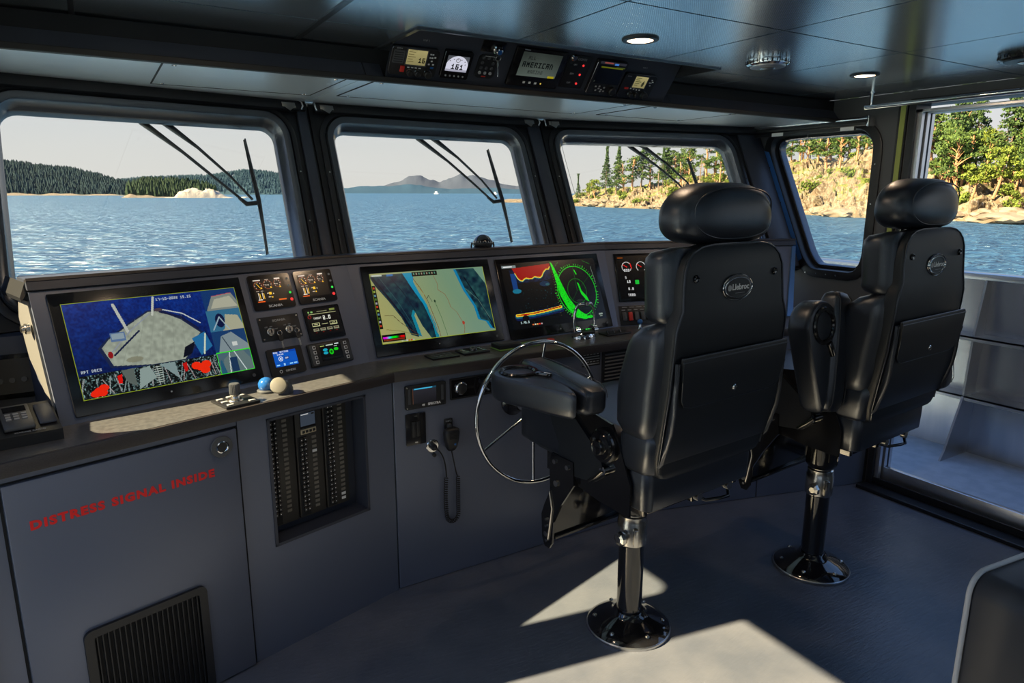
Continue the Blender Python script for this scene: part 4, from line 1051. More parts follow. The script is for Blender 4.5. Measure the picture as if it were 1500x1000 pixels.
def make_armrest(parent, s, ang, pod=True, name='armrest', S=Matrix()):
    """pad (and cup-holder pod) in its own frame: pivot at the rear end, +y forward"""
    piv = Tm(s*.315, -.092, .952)
    toe = radians(9)*s
    m = S @ (Tm(.0 if s < 0 else .03, -.105 if s < 0 else -.19, -.125) if ang else Matrix()) @ piv @ Rm(ang, 'X') @ Rm(toe, 'Z')
    ar = bpy.data.objects.new(name, None); ar.empty_display_size = .05; COL.objects.link(ar); ar.parent = parent; ar.matrix_local = m
    rings = []
    for y, w, z0, z1 in ((-.052, .014, -.02, .015), (-.05, .030, -.034, .028), (-.035, .043, -.046, .036), (.0, .048, -.050, .042), (.15, .049, -.045, .046), (.28, .048, -.036, .046), (.345, .045, -.030, .044), (.365, .034, -.022, .034), (.372, .016, -.010, .020)):
        cz, hz = (z0+z1)/2, (z1-z0)/2
        rings.append([(x, y, cz+zz) for x, zz in rr(-w, w, -hz, hz, min(w, hz)*.55, 5)])
    G().loft(rings).o('arm_pad', LEATHER, ar, 50)
    for sx in (-1, 1):
        G().tube([(sx*.037, y, z) for y, z in ((-.052, .006), (-.045, .028), (-.02, .041), (.05, .0465), (.15, .0485), (.28, .0485), (.345, .044), (.368, .028), (.374, .006))], .0013, 6).o('stitching', STITCH, ar, 50)
    if pod:
        # teardrop pod on the outboard side
        out = []
        N = 40
        for j in range(N):
            a = 2*pi*j/N
            x = -.104+.094*cos(a); y = .240+.094*sin(a)
            if sin(a) < -.15:   # drag the tail towards the pad
                k = min(1, (-.15-sin(a))/.85)
                y = y-.20*k; x = x*(1-.62*k)-.034*k+.0*k
            out.append((min(x, -.047), y))
        cxp, cyp = -.1, .19
        rings = []
        for z, sc in ((-.052, .86), (-.048, .94), (-.038, .99), (-.015, 1.0), (.012, 1.0), (.024, .985), (.030, .95), (.031, .85)):
            rings.append([(cxp+(x-cxp)*sc*(1 if s < 0 else 1), cyp+(y-cyp)*sc, z) for x, y in out])
        fl_ = Matrix.Diagonal((1 if s < 0 else -1, 1, 1, 1))
        G().loft(rings, m=fl_).o('cup_pod', LEATHER, ar, 50)
        G().tube([(cxp+(x-cxp)*.93, cyp+(y-cyp)*.93, .0300) for x, y in out], .0014, 6, True, m=fl_).o('stitching', STITCH, ar, 50)
        ring = G().lathe([(.050, .029), (.064, .029), (.066, .034), (.062, .039), (.053, .039), (.048, .034), (.047, -.02), (.046, -.04), (.001, -.04)], 36)
        ring.o('cup_holder', BLACKMET, ar, 40, m=fl_ @ Tm(-.106, .247, 0))
        G().box(-.045, .010, -.012, .012, .029, .042, .005).o('cup_latch', GLOSS, ar, 40, m=fl_ @ Tm(-.046, .155, 0) @ Rm(radians(-55), 'Z'))
        G().box(-.016, .008, -.003, .003, .042, .0432).o('latch_slot', CHROME, ar, 0, m=fl_ @ Tm(-.046, .155, 0) @ Rm(radians(-55), 'Z'))
    return ar

def helm_chair(label, base, rot, arms, seat_dy=0., dz=0.):
    t = thing('helm_chair', label, 'chair', Tm(*base) @ Rm(radians(rot), 'Z'))
    # pedestal
    bf = G().lathe([(.146, 0), (.150, .004), (.150, .012), (.146, .016), (.132, .026), (.105, .040), (.075, .052), (.060, .062), (.056, .070), (.052, .074), (.045, .075)], 48).o('base_flange', GLOSS, t, 35)
    G().lathe([(.1515, .0), (.1525, .004), (.1525, .010), (.149, .013)], 48).o('flange_rim', ALU, t, 40)
    for k in range(6):
        a = k*pi/3+.3
        G().lathe([(.008, 0), (.008, .003), (.004, .006), (.001, .0065)], 10).o('bolt', STEEL, bf, m=Tm(.122*cos(a), .122*sin(a), .031) @ Rm(.4, Vector((-sin(a), cos(a), 0))))
    G().lathe([(.0455, .07), (.0455, .36), (.044, .362)], 40).o('pedestal_column', GLOSS, t, 35)
    Z0 = .345
    G().lathe([(.049, Z0-.01), (.053, Z0-.005), (.053, Z0+.075), (.050, Z0+.08), (.050, Z0+.10), (.044, Z0+.105), (.044, Z0+.12)], 40).o('height_collar', STEEL, t, 35)
    G().box(-.008, .008, -.074, -.045, Z0+.005, Z0+.07, .003).o('clamp_ear', STEEL, t, m=Rm(radians(-35), 'Z'))
    kn = G().lathe([(.012, 0), (.012, .014), (.022, .018), (.026, .028), (.023, .040), (.012, .044), (.001, .044)], 8).o('clamp_knob', STEEL, t, 15, m=Tm(-.048, -.022, Z0+.035) @ Rm(radians(-90), 'Y') @ Rm(.3, 'Z'))
    bk_ = G()
    bk_.lathe([(.050, .455), (.058, .465), (.062, .48), (.062, .595), (.058, .60)], 36)
    bk_.o('swivel_hub', BLACKMET, t, 35)
    for k in range(9):
        a = 2*pi*k/9
        G().box(.060, .066, -.008, .008, .495, .590, m=Rm(a, 'Z')).o('hub_rib', BLACKMET, t, 0)
    S = Tm(0, seat_dy, dz)
    # seat slide frame
    g = G().box(-.20, .20, -.25, .19, .598, .616, .003)
    g.box(-.225, -.205, -.255, .21, .598, .67, .003).box(.205, .225, -.255, .21, .598, .67, .003)
    g.o('slide_frame', BLACKMET, t, m=S)
    for x in (.02, .17):
        G().cyl((x, -.25, .603), (x, -.268, .603), .014, 14).o('frame_bolt', STEEL, t, m=S)
    G().tube([(.06, -.20, .575), (.08, -.245, .568), (.12, -.272, .575), (.16, -.272, .572), (.17, -.262, .59)], .006, 8).o('slide_lever', BLACKMET, t, 60, m=S)
    G().box(.04, .08, -.22, -.08, .56, .60, .004).o('slide_latch', BLACKMET, t, m=S)
    # side plates with hinge drum, lever and footrest bracket
    for s in (-1, 1):
        pl_ = [(-.235, .60), (-.235, .70), (-.19, .80), (-.15, .87), (-.06, .885), (.07, .87), (.10, .855), (.0, .66), (.0, .62), (-.10, .605)]
        mm = Matrix(((0, 0, 1, s*.262), (1, 0, 0, 0), (0, 1, 0, 0), (0, 0, 0, 1)))
        G().prism(pl_, -.004, .004, m=mm).o('side_plate', BLACKMET, t, 0, m=S)
        # trimmed side panel of the seat
        sp_ = [(-.135, .70), (-.115, .76), (.03, .868), (.15, .872), (.12, .80), (.085, .74), (.082, .66), (.06, .645), (-.09, .665)]
        mm2 = Matrix(((0, 0, 1, s*.272), (1, 0, 0, 0), (0, 1, 0, 0), (0, 0, 0, 1)))
        G().prism(sp_, -.005, .006, m=mm2).o('side_panel', LEATHER2, t, 0, m=S)
        d0 = Tm(s*.268, -.125, .797) @ Rm(s*pi/2, 'Y')
        hd = G().lathe([(.055, 0), (.055, .010), (.050, .014), (.042, .014), (.040, .022), (.026, .024), (.024, .034), (.021, .037), (.012, .034), (.001, .034)], 32).o('hinge_drum', BLACKMET, t, 30, m=S @ d0)
        G().cyl((0, 0, 0), (0, 0, .030), .006, 12).o('hinge_pin', CHROME, t, m=S @ Tm(s*.268, -.095, .815) @ Rm(s*pi/2, 'Y'))
        lv = G().lathe([(.013, 0), (.013, .02), (.001, .021)], 14).o('recline_lever', CHROME, t, m=S @ Tm(s*.268, -.138, .722) @ Rm(s*pi/2, 'Y'))
        G().tube([(s*.284, -.138, .722), (s*.290, -.118, .70), (s*.292, -.083, .672)], [.009, .008, .006], 10).o('lever_arm', BLACKMET, t, 60, m=S)
        # bracket plate reaching down to the footrest
        br = [(.005, .70), (.115, .70), (.125, .66), (.12, .56), (.15, .50), (.165, .46), (.160, .375), (.145, .345), (.120, .345), (.105, .37), (.10, .45), (.06, .53), (.0, .62)]
        mm3 = Matrix(((0, 0, 1, s*.278), (1, 0, 0, 0), (0, 1, 0, 0), (0, 0, 0, 1)))
        bp = G().prism(br, -.004, .004, m=mm3).o('footrest_bracket', BLACKMET, t, 0, m=S)
        for y, z, r_ in ((.135, .395, .010), (.135, .425, .005), (.135, .450, .005), (.133, .372, .005), (.03, .675, .008), (.095, .675, .008), (.085, .60, .011)):
            G().cyl((s*.281, y, z), (s*.288, y, z), r_, 12).o('bolt', STEEL, bp, m=Matrix())
        G().tube([(s*.284, .12, .56), (s*.284, .105, .50), (s*.284, .118, .42), (s*.284, .125, .38)], .004, 8).o('gas_strut', STEEL, bp, 60)
    # footrest / apron board hanging in front
    G().box(-.262, .262, .118, .130, .385, .665, .003).o('apron_board', BLACKMET, t, m=S)
    G().box(-.262, .262, .110, .160, .375, .390, .003).o('footrest_rail', BLACKMET, t, m=S)
    G().box(-.12, -.02, .110, .118, .545, .560, .003).o('finger_slot', STEEL, t, m=S)
    # seat cushion
    rings = []
    for z, sc in ((.665, .88), (.670, .95), (.69, 1.0), (.775, 1.0), (.805, .985), (.822, .95), (.830, .86), (.832, .6)):
        rings.append([(x*sc, .035+(y-.035)*(sc if sc > .9 else sc), z+(.012 if y > .15 and z > .8 else 0)) for x, y in rr(-.245, .245, -.235, .315, .07, 8)])
    G().loft(rings).o('seat_cushion', LEATHER, t, 50, m=S)
    for s in (-1, 1):
        G().loft([[(s*.225+x, y, z+zz) for x, zz in rr(-w, w, -h_, h_, min(w, h_)*.6, 4)] for y, w, h_, z in ((-.17, .02, .03, .78), (-.14, .034, .075, .77), (.10, .038, .09, .775), (.26, .038, .085, .768), (.315, .034, .07, .758), (.335, .018, .04, .755))]).o('seat_bolster', LEATHER, t, 50, m=S)
    # lumbar box below the back shell
    G().loft([rsec(-.290+a, -.12, .250-a, z, .03) for z, a in ((.622, .012), (.630, .002), (.68, 0), (.735, 0), (.760, .01))]).o('lower_back_box', LEATHER, t, 50, m=S)
    # backrest core cushion (front part) lower and upper bolsters
    def cush(z0, z1, hx, fd, tops=.03, nm='back_cushion', hb=None):
        rings = []
        K = 14
        for i in range(K+1):
            u = i/K; z = z0+(z1-z0)*u
            e_ = min(1, u/.16, (1-u)/.20); e_ = sqrt(max(0, 1-(1-e_)**2))
            bulge = .5-.5*cos(2*pi*min(1, max(0, u)))
            w = hx*(.86+.14*e_)
            yb = by(z)+.02
            d = fd(u)*(.35+.65*e_)
            rings.append(rsec(yb, yb+max(d, .02), w, z, .055, 7))
        return G().loft(rings).o(nm, LEATHER, t, 60, m=S)
    cush(.835, 1.205, .272, lambda u: .185-.04*(u-.4)**2*4)
    G().loft([rsec(by(z)+.01+a, -.165-a, .262-a, z, .035) for z, a in ((.742, .02), (.747, .008), (.76, 0), (.85, 0), (.875, .01), (.885, .03))]).o('lower_back_wrap', LEATHER, t, 50, m=S)
    cush(1.185, 1.405, .252, lambda u: .125, nm='upper_bolster')
    # hard back shell, with stepped shoulders and rounded top
    rings = []
    for z, w in ((.738, .205), (.744, .228), (.76, .240), (.80, .246), (1.00, .250), (1.14, .252), (1.185, .251), (1.215, .240), (1.24, .229), (1.30, .226), (1.345, .221), (1.375, .207), (1.395, .184), (1.408, .150), (1.413, .11)):
        yb = by(z)
        rings.append(rsec(yb-.004, yb+.045, w, z, .012, 4))
    G().loft(rings).o('back_shell', LEATHER2, t, 40, m=S)
    # raised edge piping of the shell
    for s in (-1, 1):
        G().tube([(s*w, by(z)-.003, z) for z, w in ((.76, .238), (.80, .244), (1.00, .248), (1.14, .250), (1.185, .249), (1.215, .238), (1.24, .227), (1.30, .224), (1.345, .219), (1.375, .205), (1.395, .182), (1.408, .148), (1.414, .10), (1.415, .0))], .003, 6).o('shell_piping', LEATHER, t, 60, m=S)
    # pocket
    def pkt(x0, x1, z0, z1, off, th, r0, nm, mt, rb):
        pts = []
        xs_ = rr(x0, x1, z0, z1, rb, 5)
        v = []; 
        for d in (0, 1):
            for x, z in xs_:
                v.append((x, by(z)-off-d*th, z))
        n = len(xs_)
        f = [tuple(range(n)), tuple(range(n, 2*n))[::-1]]+[(i, (i+1) % n, (i+1) % n+n, i+n) for i in range(n)]
        return G().add(v, f).o(nm, mt, t, 30, m=S)
    pk = G()
    zz = [.785, .80, .85, .90, .95, 1.0, 1.05, 1.10]
    rings = [[(-.243, by(z)-.003, z), (.243, by(z)-.003, z), (.243, by(z)-.013-d, z), (-.243, by(z)-.013-d, z)] for z, d in zip(zz, (-.012, 0, .004, .006, .006, .006, .004, 0))]
    pk.loft(rings).o('pocket', LEATHER2, t, 40, m=S)
    for s in (-1, 1):
        G().loft([[(s*.243, by(z)-.004, z), (s*.250, by(z)-.008-d, z), (s*.246, by(z)-.015-d, z), (s*.239, by(z)-.012, z)] for z, d in zip(zz, (-.008, .004, .01, .012, .012, .008, .004, 0))]).o('pocket_gusset', LEATHER, t, 60, m=S)
        G().tube([(s*.245, by(z)-.019-d, z) for z, d in zip(zz, (-.012, 0, .006, .008, .008, .006, .002, 0))], .0022, 6).o('pocket_piping', LEATHER, t, 60, m=S)
    rings = []
    for z, w, d in ((.965, .150, 0), (.967, .185, .002), (.975, .210, .004), (.990, .224, .006), (1.01, .230, .006), (1.05, .234, .006), (1.10, .237, .005), (1.112, .238, .003)):
        rings.append([(-w, by(z)-.018, z), (w, by(z)-.018, z), (w, by(z)-.024-d*.8, z), (-w, by(z)-.024-d*.8, z)])
    G().loft(rings).o('pocket_flap', LEATHER2, t, 30, m=S)
    G().tube([(-.236, by(1.05)-.029, 1.05), (-.227, by(.99)-.028, .992), (-.212, by(.97)-.026, .973), (-.18, by(.965)-.025, .965), (.18, by(.965)-.025, .965), (.212, by(.97)-.026, .973), (.227, by(.99)-.028, .992), (.236, by(1.05)-.029, 1.05)], .0016, 6).o('flap_piping', LEATHER, t, 60, m=S)
    G().tube([(x, by(1.112)-.022, 1.113) for x in (-.238, 0, .238)], .0035, 8).tube([(x, by(1.112)-.027, 1.104) for x in (-.240, 0, .240)], .002, 8).o('flap_binding', LEATHER, t, 60, m=S)
    G().lathe([(.0095, 0), (.0095, .003), (.006, .0055), (.001, .006)], 18).o('snap_button', CHROME, t, m=S @ Tm(.0, by(1.0)-.028, .998) @ Rm(pi/2, 'X'))
    # bolts and oval badge on the shell
    for s in (-1, 1):
        G().lathe([(.011, 0), (.011, .005), (.008, .008), (.003, .006), (.001, .006)], 14).o('shell_bolt', GLOSS, t, m=S @ Tm(s*.178, by(1.32)-.003, 1.325) @ Rm(pi/2, 'X'))
    mb_ = S @ Tm(0, by(1.29)-.004, 1.29) @ Rm(pi/2, 'X')
    el = lambda a_, b_, z: [(a_*cos(2*pi*j/40), b_*sin(2*pi*j/40), z) for j in range(40)]
    bd = G().loft([el(.066, .037, 0), el(.066, .037, .003), el(.063, .034, .005), el(.060, .031, .005)]).o('badge', BLACKPL, t, 40, m=mb_)
    G().loft([el(.067, .038, 0), el(.068, .039, .003), el(.066, .037, .006), el(.064, .035, .004), el(.0635, .0345, 0)], cap=False).loft([el(.060, .031, .004), el(.059, .030, .007), el(.0565, .0275, .007), el(.0555, .0265, .004)], cap=False).o('badge_ring', CHROME, bd, 60)
    textobj('lettering', 'Llebroc', .024, WHITE, bd, Tm(.010, .001, .0062), bold=.0004, sxx=1.05)
    G().box(-.012, .030, -.0165, -.0155, .005, .0062).o('badge_rule', GREYPR, bd, 0)
    G().lathe([(.0085, 0), (.0085, .001), (.001, .0012)], 16).o('badge_mark', GREYPR, bd, m=Tm(-.039, 0, .0055))
    # headrest
    rings = []
    K = 22
    for i in range(K+1):
        th = -pi/2+pi*i/K
        zc_, hz = 1.482, (.100 if th > 0 else .072)
        e_ = abs(cos(th))**(.62 if th > 0 else .40) if abs(cos(th)) > 1e-6 else 0.
        z = zc_+hz*math.copysign(abs(sin(th))**.85, sin(th))
        w = .206*max(e_, .02); d = .083*max(abs(cos(th))**.5 if cos(th) > 1e-6 else 0, .02)
        if th > 0: w *= 1-.16*sin(th)**2
        yc = -.278
        rings.append([(x, yc+y, z) for x, y, _ in sell(0, 0, w, d, 0, 40, 3.0)])
    G().loft(rings).o('headrest', LEATHER, t, 80, m=S)
    # seam line around the rear panel of the headrest
    pts = []
    for j in range(48):
        a = 2*pi*j/48
        x = .170*math.copysign(abs(cos(a))**.75, cos(a)); zz_ = .070*math.copysign(abs(sin(a))**.75, sin(a))
        # find rear surface of the headrest
        q = max(0, 1-(abs(x)/.20)**3.0-(abs(zz_)/.085)**4)**(1/3.0)
        pts.append((x, -.278-.083*q*1.0-.0, 1.497+zz_))
    G().tube(pts, .0022, 6, True).o('headrest_seam', LEATHER, t, 60, m=S)
    for s in (-1, 1):
        G().cyl((s*.07, -.27, 1.37), (s*.07, -.262, 1.44), .007, 12).o('headrest_post', GLOSS, t, m=S)
    for s, ang, pod in arms:
        make_armrest(t, s, ang, pod, S=S)
    return t
helm_chair('front black leather helm chair before the steering wheel, cup-holder armrest lowered', (1.524, 1.687, 0), 4.5, ((-1, 0, True), (1, 0, False)))
helm_chair('second black leather helm chair by the open door, both armrests folded up', (2.459, 1.599, 0), 4.5, ((-1, radians(83), True), (1, radians(80), False)), seat_dy=.03, dz=.022)

# ============================================================ STEERING WHEEL
hub = Vector((1.416, 2.175, .709))
tilt = radians(3)
mW = Tm(*hub) @ Rm(radians(90)-tilt, 'X')      # local z points aft, towards the helmsman
t = thing('steering_wheel', 'large thin-rimmed chrome destroyer wheel with six spokes on the middle cabinet', 'wheel', mW)
Rw = .279
N = 72
G().tube([(Rw*cos(2*pi*j/N), Rw*sin(2*pi*j/N), .045) for j in range(N)], .0085, 12, True).o('rim', CHROME, t, 80)
hb_ = G().lathe([(.020, -.14), (.020, -.03), (.034, -.02), (.036, .004), (.030, .012), (.020, .020), (.018, .030), (.008, .034), (.001, .034)], 28).o('hub', CHROME, t, 40)
for k in range(6):
    a = radians(90+60*k-7)
    c_, s_ = cos(a), sin(a)
    G().tube([(.026*c_, .026*s_, .006), (.12*c_, .12*s_, .020), ((Rw-.004)*c_, (Rw-.004)*s_, .045)], [.0068, .0062, .0055], 10).o('spoke', CHROME, t, 60)
G().lathe([(.055, -.157), (.055, -.147), (.036, -.125), (.030, -.10), (.022, -.09)], 28).o('shaft_boot', BLACKMET, t, 40)

# ============================================================ MIDDLE CABINET FITTINGS
def onC(F, x0, x1, y0, y1): return on(F, x0, x1, y0, y1)
m, w, h = onC(CB, .048, .217, .742, .836)
t = thing('watermaker_display', 'brown-framed rectangular display at the top left of the middle cabinet', 'display', m)
G().prism(rr(-w, w, -h, h, .006), 0, .010).o('housing', BLACKPL, t)
p = Px(72, 44, (.13, .13, .15)); p.a[:] *= (1.25-.5*p.Y/44)[:, :, None]; p.rect(0, 0, 72, 5, (.1, .25, .32)); p.rect(5, 1, 60, 4, (.25, .65, .8)); p.line([(.5, 0), (.5, 44)], (.4, .25, .15), 1)
p.obj('screen', .098, .062, t, Tm(-.006, .004, .0106))
textobj('brand_lettering', 'SPECTRA', .0125, WHITE, t, Tm(.034, -h+.012, .0104), bold=.0005, sxx=1.05)
G().prism([(-.0065, 0), (.0, .005), (.0, .0018), (.006, .005), (.006, -.005), (0, -.0018), (0, -.005)], 0, .0004).o('brand_mark', WHITE, t, 0, m=Tm(-.012, -h+.012, .0102))
for s_ in (-1, 1):
    for j in range(5): G().box(-.0012, .0012, -.03, .03, .010, .0112).o('frame_rib', GREYPL, t, 0, m=Tm(s_*(w-.012)-s_*.0035*j, .004, 0)) if j < 3 else None
for sx_ in (-1, 1):
    for sy_ in (-1, 1): G().cyl((sx_*(w-.006), sy_*(h-.006), .010), (sx_*(w-.006), sy_*(h-.006), .0115), .0028, 8).o('screw', STEEL, t)
m, w, h = onC(CB, .048, .130, .597, .723)
t = thing('light_switch', 'glossy black two-gang switch plate with a rocker and tan corner, below the brown-framed display', 'switch', m)
G().prism(rr(-w, w, -h, h, .004), 0, .006).o('plate', GLOSS, t)
G().ring(rr(-.022, .022, -.036, .036, .002), rr(-.019, .019, -.033, .033, .002), .006, .008).o('rocker_surround', BLACKMET, t)
G().box(-.018, .0, -.032, .032, .006, .012, .002).o('rocker', BLACKPL, t); G().box(.001, .018, -.032, .032, .006, .010, .002).o('rocker', BLACKPL, t)
for y in (-h+.010, h-.010): G().box(-.006, .006, -.002, .002, .006, .0075).o('screw', CHROME, t, m=Tm(0, y, 0))
m, w, h = onC(CB, .238, .445, .752, .838)
t = thing('dial_panel', 'recessed black panel with one chrome-ringed dial, left of the steering wheel', 'panel', m)
G().ring(rr(-w, w, -h, h, .004), rr(-w+.006, w-.006, -h+.006, h-.006, .003), 0, .006).o('panel_frame', BLACKPL, t)
G().box(-w+.006, w-.006, -h+.006, h-.006, 0, .002).o('panel_face', GLOSS, t, 0)
G().lathe([(.026, .002), (.026, .010), (.022, .014), (.020, .014)], 28).o('dial_ring', CHROME, t, m=Tm(-.055, .0, 0))
G().lathe([(.020, .004), (.020, .016), (.016, .018), (.001, .018)], 24).o('dial', BLACKPL, t, m=Tm(-.055, .0, 0))
G().tube([(.02, -.04, .004), (.022, -.01, .025), (.035, .02, .034), (.05, .03, .03)], [.006, .007, .008, .006], 10).o('lever', BLACKPL, t, 60)
G().lathe([(.012, 0), (.012, .008), (.001, .009)], 16).o('side_button', BLACKMET, t, m=Tm(.075, -.01, .002))

# handheld microphone on its clip, coiled cord and socket
mic = thing('microphone', 'black handheld radio microphone hanging on the middle cabinet with its coiled cord', 'microphone', CB @ Tm(.228, .59, 0))
G().box(-.018, .018, .045, .088, 0, .006, .002).o('clip_plate', BLACKPL, mic)
textobj('lettering', 'VHF 2', .010, GREYPR, mic, Tm(0, .078, .0064))
G().box(-.008, .008, .05, .07, .004, .020, .003).o('clip', GREYPL, mic)
rings = []
for y, wx_, zc_, dz_ in ((-.038, .008, .026, .008), (-.034, .016, .027, .012), (-.02, .023, .028, .015), (.01, .030, .030, .017), (.04, .033, .031, .018), (.052, .030, .031, .016), (.058, .020, .031, .010)):
    rings.append([(x, y, zc_+zz) for x, zz in rr(-wx_, wx_, -dz_, dz_, min(wx_, dz_)*.7, 4)])
G().loft(rings).o('mic_body', BLACKPL, mic, 50)
for k in range(5): G().box(-.016, .016, -.0012, .0012, 0, .0008).o('grille_slot', SEAM, mic, 0, m=Tm(0, .018+.006*k, .0482))
G().box(-.007, .001, -.004, .004, 0, .002, .001).o('talk_mark', BLUELED, mic, m=Tm(.012, -.008, .044))
G().lathe([(.027, 0), (.027, .003), (.024, .005), (.014, .005)], 28).o('socket_plate', CHROME, mic, m=Tm(-.070, -.014, 0))
G().lathe([(.013, .004), (.013, .020), (.008, .032), (.004, .034)], 20).o('plug', BLACKPL, mic, m=Tm(-.070, -.014, 0))
G().lathe([(.008, 0), (.008, .006), (.001, .007)], 12).o('dust_cap', BLACKPL, mic, m=Tm(-.064, -.052, .002))
cl = [Vector((0, -.036, .028)), Vector((.010, -.085, .030)), Vector((.018, -.13, .022)), Vector((.032, -.160, .016))]
cl2 = [Vector((-.064, -.018, .03)), Vector((-.040, -.040, .032)), Vector((-.022, -.08, .02)), Vector((-.018, -.150, .016))]
def bez(P_, n_):
    o_ = []
    for i in range(n_+1):
        u = i/n_; q = [v_.copy() for v_ in P_]
        while len(q) > 1: q = [a_*(1-u)+b_*u for a_, b_ in zip(q[:-1], q[1:])]
        o_.append(q[0])
    return o_
G().tube(bez(cl, 14), .0028, 8).tube(bez(cl2, 14), .0028, 8).o('straight_cord', RUBBER, mic, 60)
path = [Vector((-.018, -.150, .016)), Vector((-.018, -.25, .014))]
pp = []
K = 60
for i in range(K+1):
    u = i/K
    if u < .38: q = Vector((-.020-.004*sin(u*8), -.150-.165*u/.38, .018))
    elif u < .62:
        a = pi+(u-.38)/.24*pi; q = Vector((.006+.026*cos(a), -.315+.032*sin(a), .018))
    else: q = Vector((.032, -.315+.155*(u-.62)/.38, .018))
    pp.append(q)
helix = []
TW = 46; NN = TW*10
for i in range(NN+1):
    u = i/NN; fI = u*K; i0 = min(int(fI), K-1); q = pp[i0].lerp(pp[i0+1], fI-i0)
    tg = (pp[min(i0+1, K)]-pp[max(i0-1, 0)]).normalized(); a_ = tg.cross(Vector((0, 0, 1))).normalized(); b_ = Vector((0, 0, 1))
    th = 2*pi*TW*u; helix.append(q+(a_*cos(th)+b_*sin(th))*.0072)
G().tube(helix, .0019, 5).o('coiled_cord', RUBBER, mic, 80)
# label and vent right of the wheel
m, w, h = onC(CB, .885, .985, .80, .862)
t = thing('warning_label', 'small black label with rows of white print, right of the steering wheel', 'label', m)
G().box(-w, w, -h, h, 0, .0012).o('label_plate', BLACKPL, t, 0)
for k in range(5):
    for j in range(5):
        ww = .006+.006*((k*7+j*3) % 3)/2
        G().box(-ww, ww, -.0017, .0017, .0012, .0014).o('print_dash', GREYPR, t, 0, m=Tm(-w+.012+.0185*j, h-.009-.011*k, 0))
m, w, h = onC(CB, .995, 1.19, .705, .865)
t = thing('air_vent', 'black louvred air vent on the middle cabinet, left of the front chair back', 'vent', m)
G().ring(rr(-w, w, -h, h, .004), rr(-w+.012, w-.012, -h+.012, h-.012, .003), 0, .008).o('vent_frame', BLACKPL, t)
G().box(-w+.012, w-.012, -h+.012, h-.012, 0, .001).o('vent_backing', SEAM, t, 0)
for k in range(8): G().box(-w+.014, w-.014, -.002, .002, 0, .008).o('louvre', GREYPL, t, 0, m=Tm(0, -h+.024+.0165*k, .001) @ Rm(.6, 'X'))

# ============================================================ BREAKER PANEL
m, w, h = on(CA, .818, 1.178, .398, .829)
m = m @ Tm(-.010, 0, -.070)
bp_ = thing('breaker_panel', 'recessed breaker panel with three columns of small black switches', 'breaker', m)
cols = [(-.105-.062, -.042-.013, 'a'), (-.045, .062, 'b'), (.070, .175, 'c')]
for x0, x1, kx in ((-.163, -.058, 0), (-.052, .050, 1), (.056, .150, 2)):
    G().box(x0, x1, -h+.03, h-.004, 0, .018, .002).o('column_plate', M('breaker_plate', (.035, .033, .030), .4) if kx == 0 else bpy.data.materials['breaker_plate'], bp_)
sw_me = None; lg_me = None; wt_me = None
for kx, (x0, x1, n_, ztop) in enumerate(((-.155, -.062, 20, h-.03), (-.046, .045, 16, h-.115), (.062, .146, 22, h-.02))):
    for k in range(n_):
        y = ztop-.0172*k
        if y < -h+.045: break
        for j in (0, 1):
            xx = x0+.012+.015*j
            if sw_me is None:
                sw_me = G().box(-.0062, .0062, -.0068, .0068, 0, .007, .0015, 1).o('breaker_switch', BLACKPL, bp_); sw_me.location = (xx, y, .018)
                wt_me = G().box(-.0016, .0016, -.0016, .0016, .007, .0074).o('switch_mark', WHITE, sw_me, 0); wt_me.location = (-.001, 0, 0)
            else:
                c = sw_me.copy(); COL.objects.link(c); c.parent = bp_; c.location = (xx, y, .018)
                d = wt_me.copy(); COL.objects.link(d); d.parent = c
        xl = x0+.062
        if lg_me is None:
            lg_me = G().box(-.0085, .0085, -.0048, .0048, 0, .0012).o('circuit_label', M('engraved_label', (.16, .15, .13), .5), bp_, 0); lg_me.location = (xl, y, .018)
        else:
            c = lg_me.copy(); COL.objects.link(c); c.parent = bp_; c.location = (xl, y, .018)
            if (kx, k) in ((1, 3), (2, 21), (2, 20)):
                c.data = lg_me.data.copy(); c.data.materials[0] = WHITE; c['label'] = 'white circuit label'
    G().box(x0-.002, x0+.034, -h+.035, ztop+.012, .018, .0185).o('switch_rail', SEAM, bp_, 0)
p = Px(40, 30, (.20, .23, .27)); p.rect(2, 2, 22, 4, (.7, .7, .7)); p.rect(30, 2, 38, 6, (.1, .1, .1))
p.obj('meter_screen', .056, .046, bp_, Tm(-.004, h-.045, .0195))
G().box(-.034, .026, -.030, .030, .018, .019).o('meter_bezel', BEZEL, bp_, 0, m=Tm(0, h-.045, 0))
kyp = G().box(-.034, .026, -.009, .009, .018, .022, .002).o('meter_keys', M('meter_key_tan', (.55, .46, .30), .5), bp_, m=Tm(0, h-.088, 0))
for k in range(4): G().box(-.0045, .0045, -.0045, .0045, .022, .0235).o('key', BLACKPL, kyp, 0, m=Tm(-.024+.0135*k, 0, 0))
# ============================================================ OVERHEAD INSTRUMENTS
ta = radians(38)
OP = Matrix((Vector((1, 0, 0)), Vector((0, -sin(ta), cos(ta))), Vector((0, -cos(ta), -sin(ta))))).transposed().to_4x4()
OP.translation = Vector((.8, 2.36, 1.943))
oc = thing('overhead_console', 'sloping black console recessed into the ceiling above the windows', 'console', OP)
G().box(.118, 1.398, -.002, .205, -.012, -.001).o('mounting_panel', PANEL2, oc, 0)
for x in (.115, 1.399):
    G().add([(x+dx, v, d) for dx in (-.006, .006) for v, d in ((.0, 0), (.205, 0), (.09, .13))], [(0, 1, 2), (3, 5, 4), (0, 3, 4, 1), (1, 4, 5, 2), (2, 5, 3, 0)]) .o('end_cheek', PANEL2, oc, 0) if False else None
def onO(x0, x1, y0, y1): return on(OP, x0, x1, y0, y1)
DISPL = M('lcd_olive', (.02, .02, .02), .3)

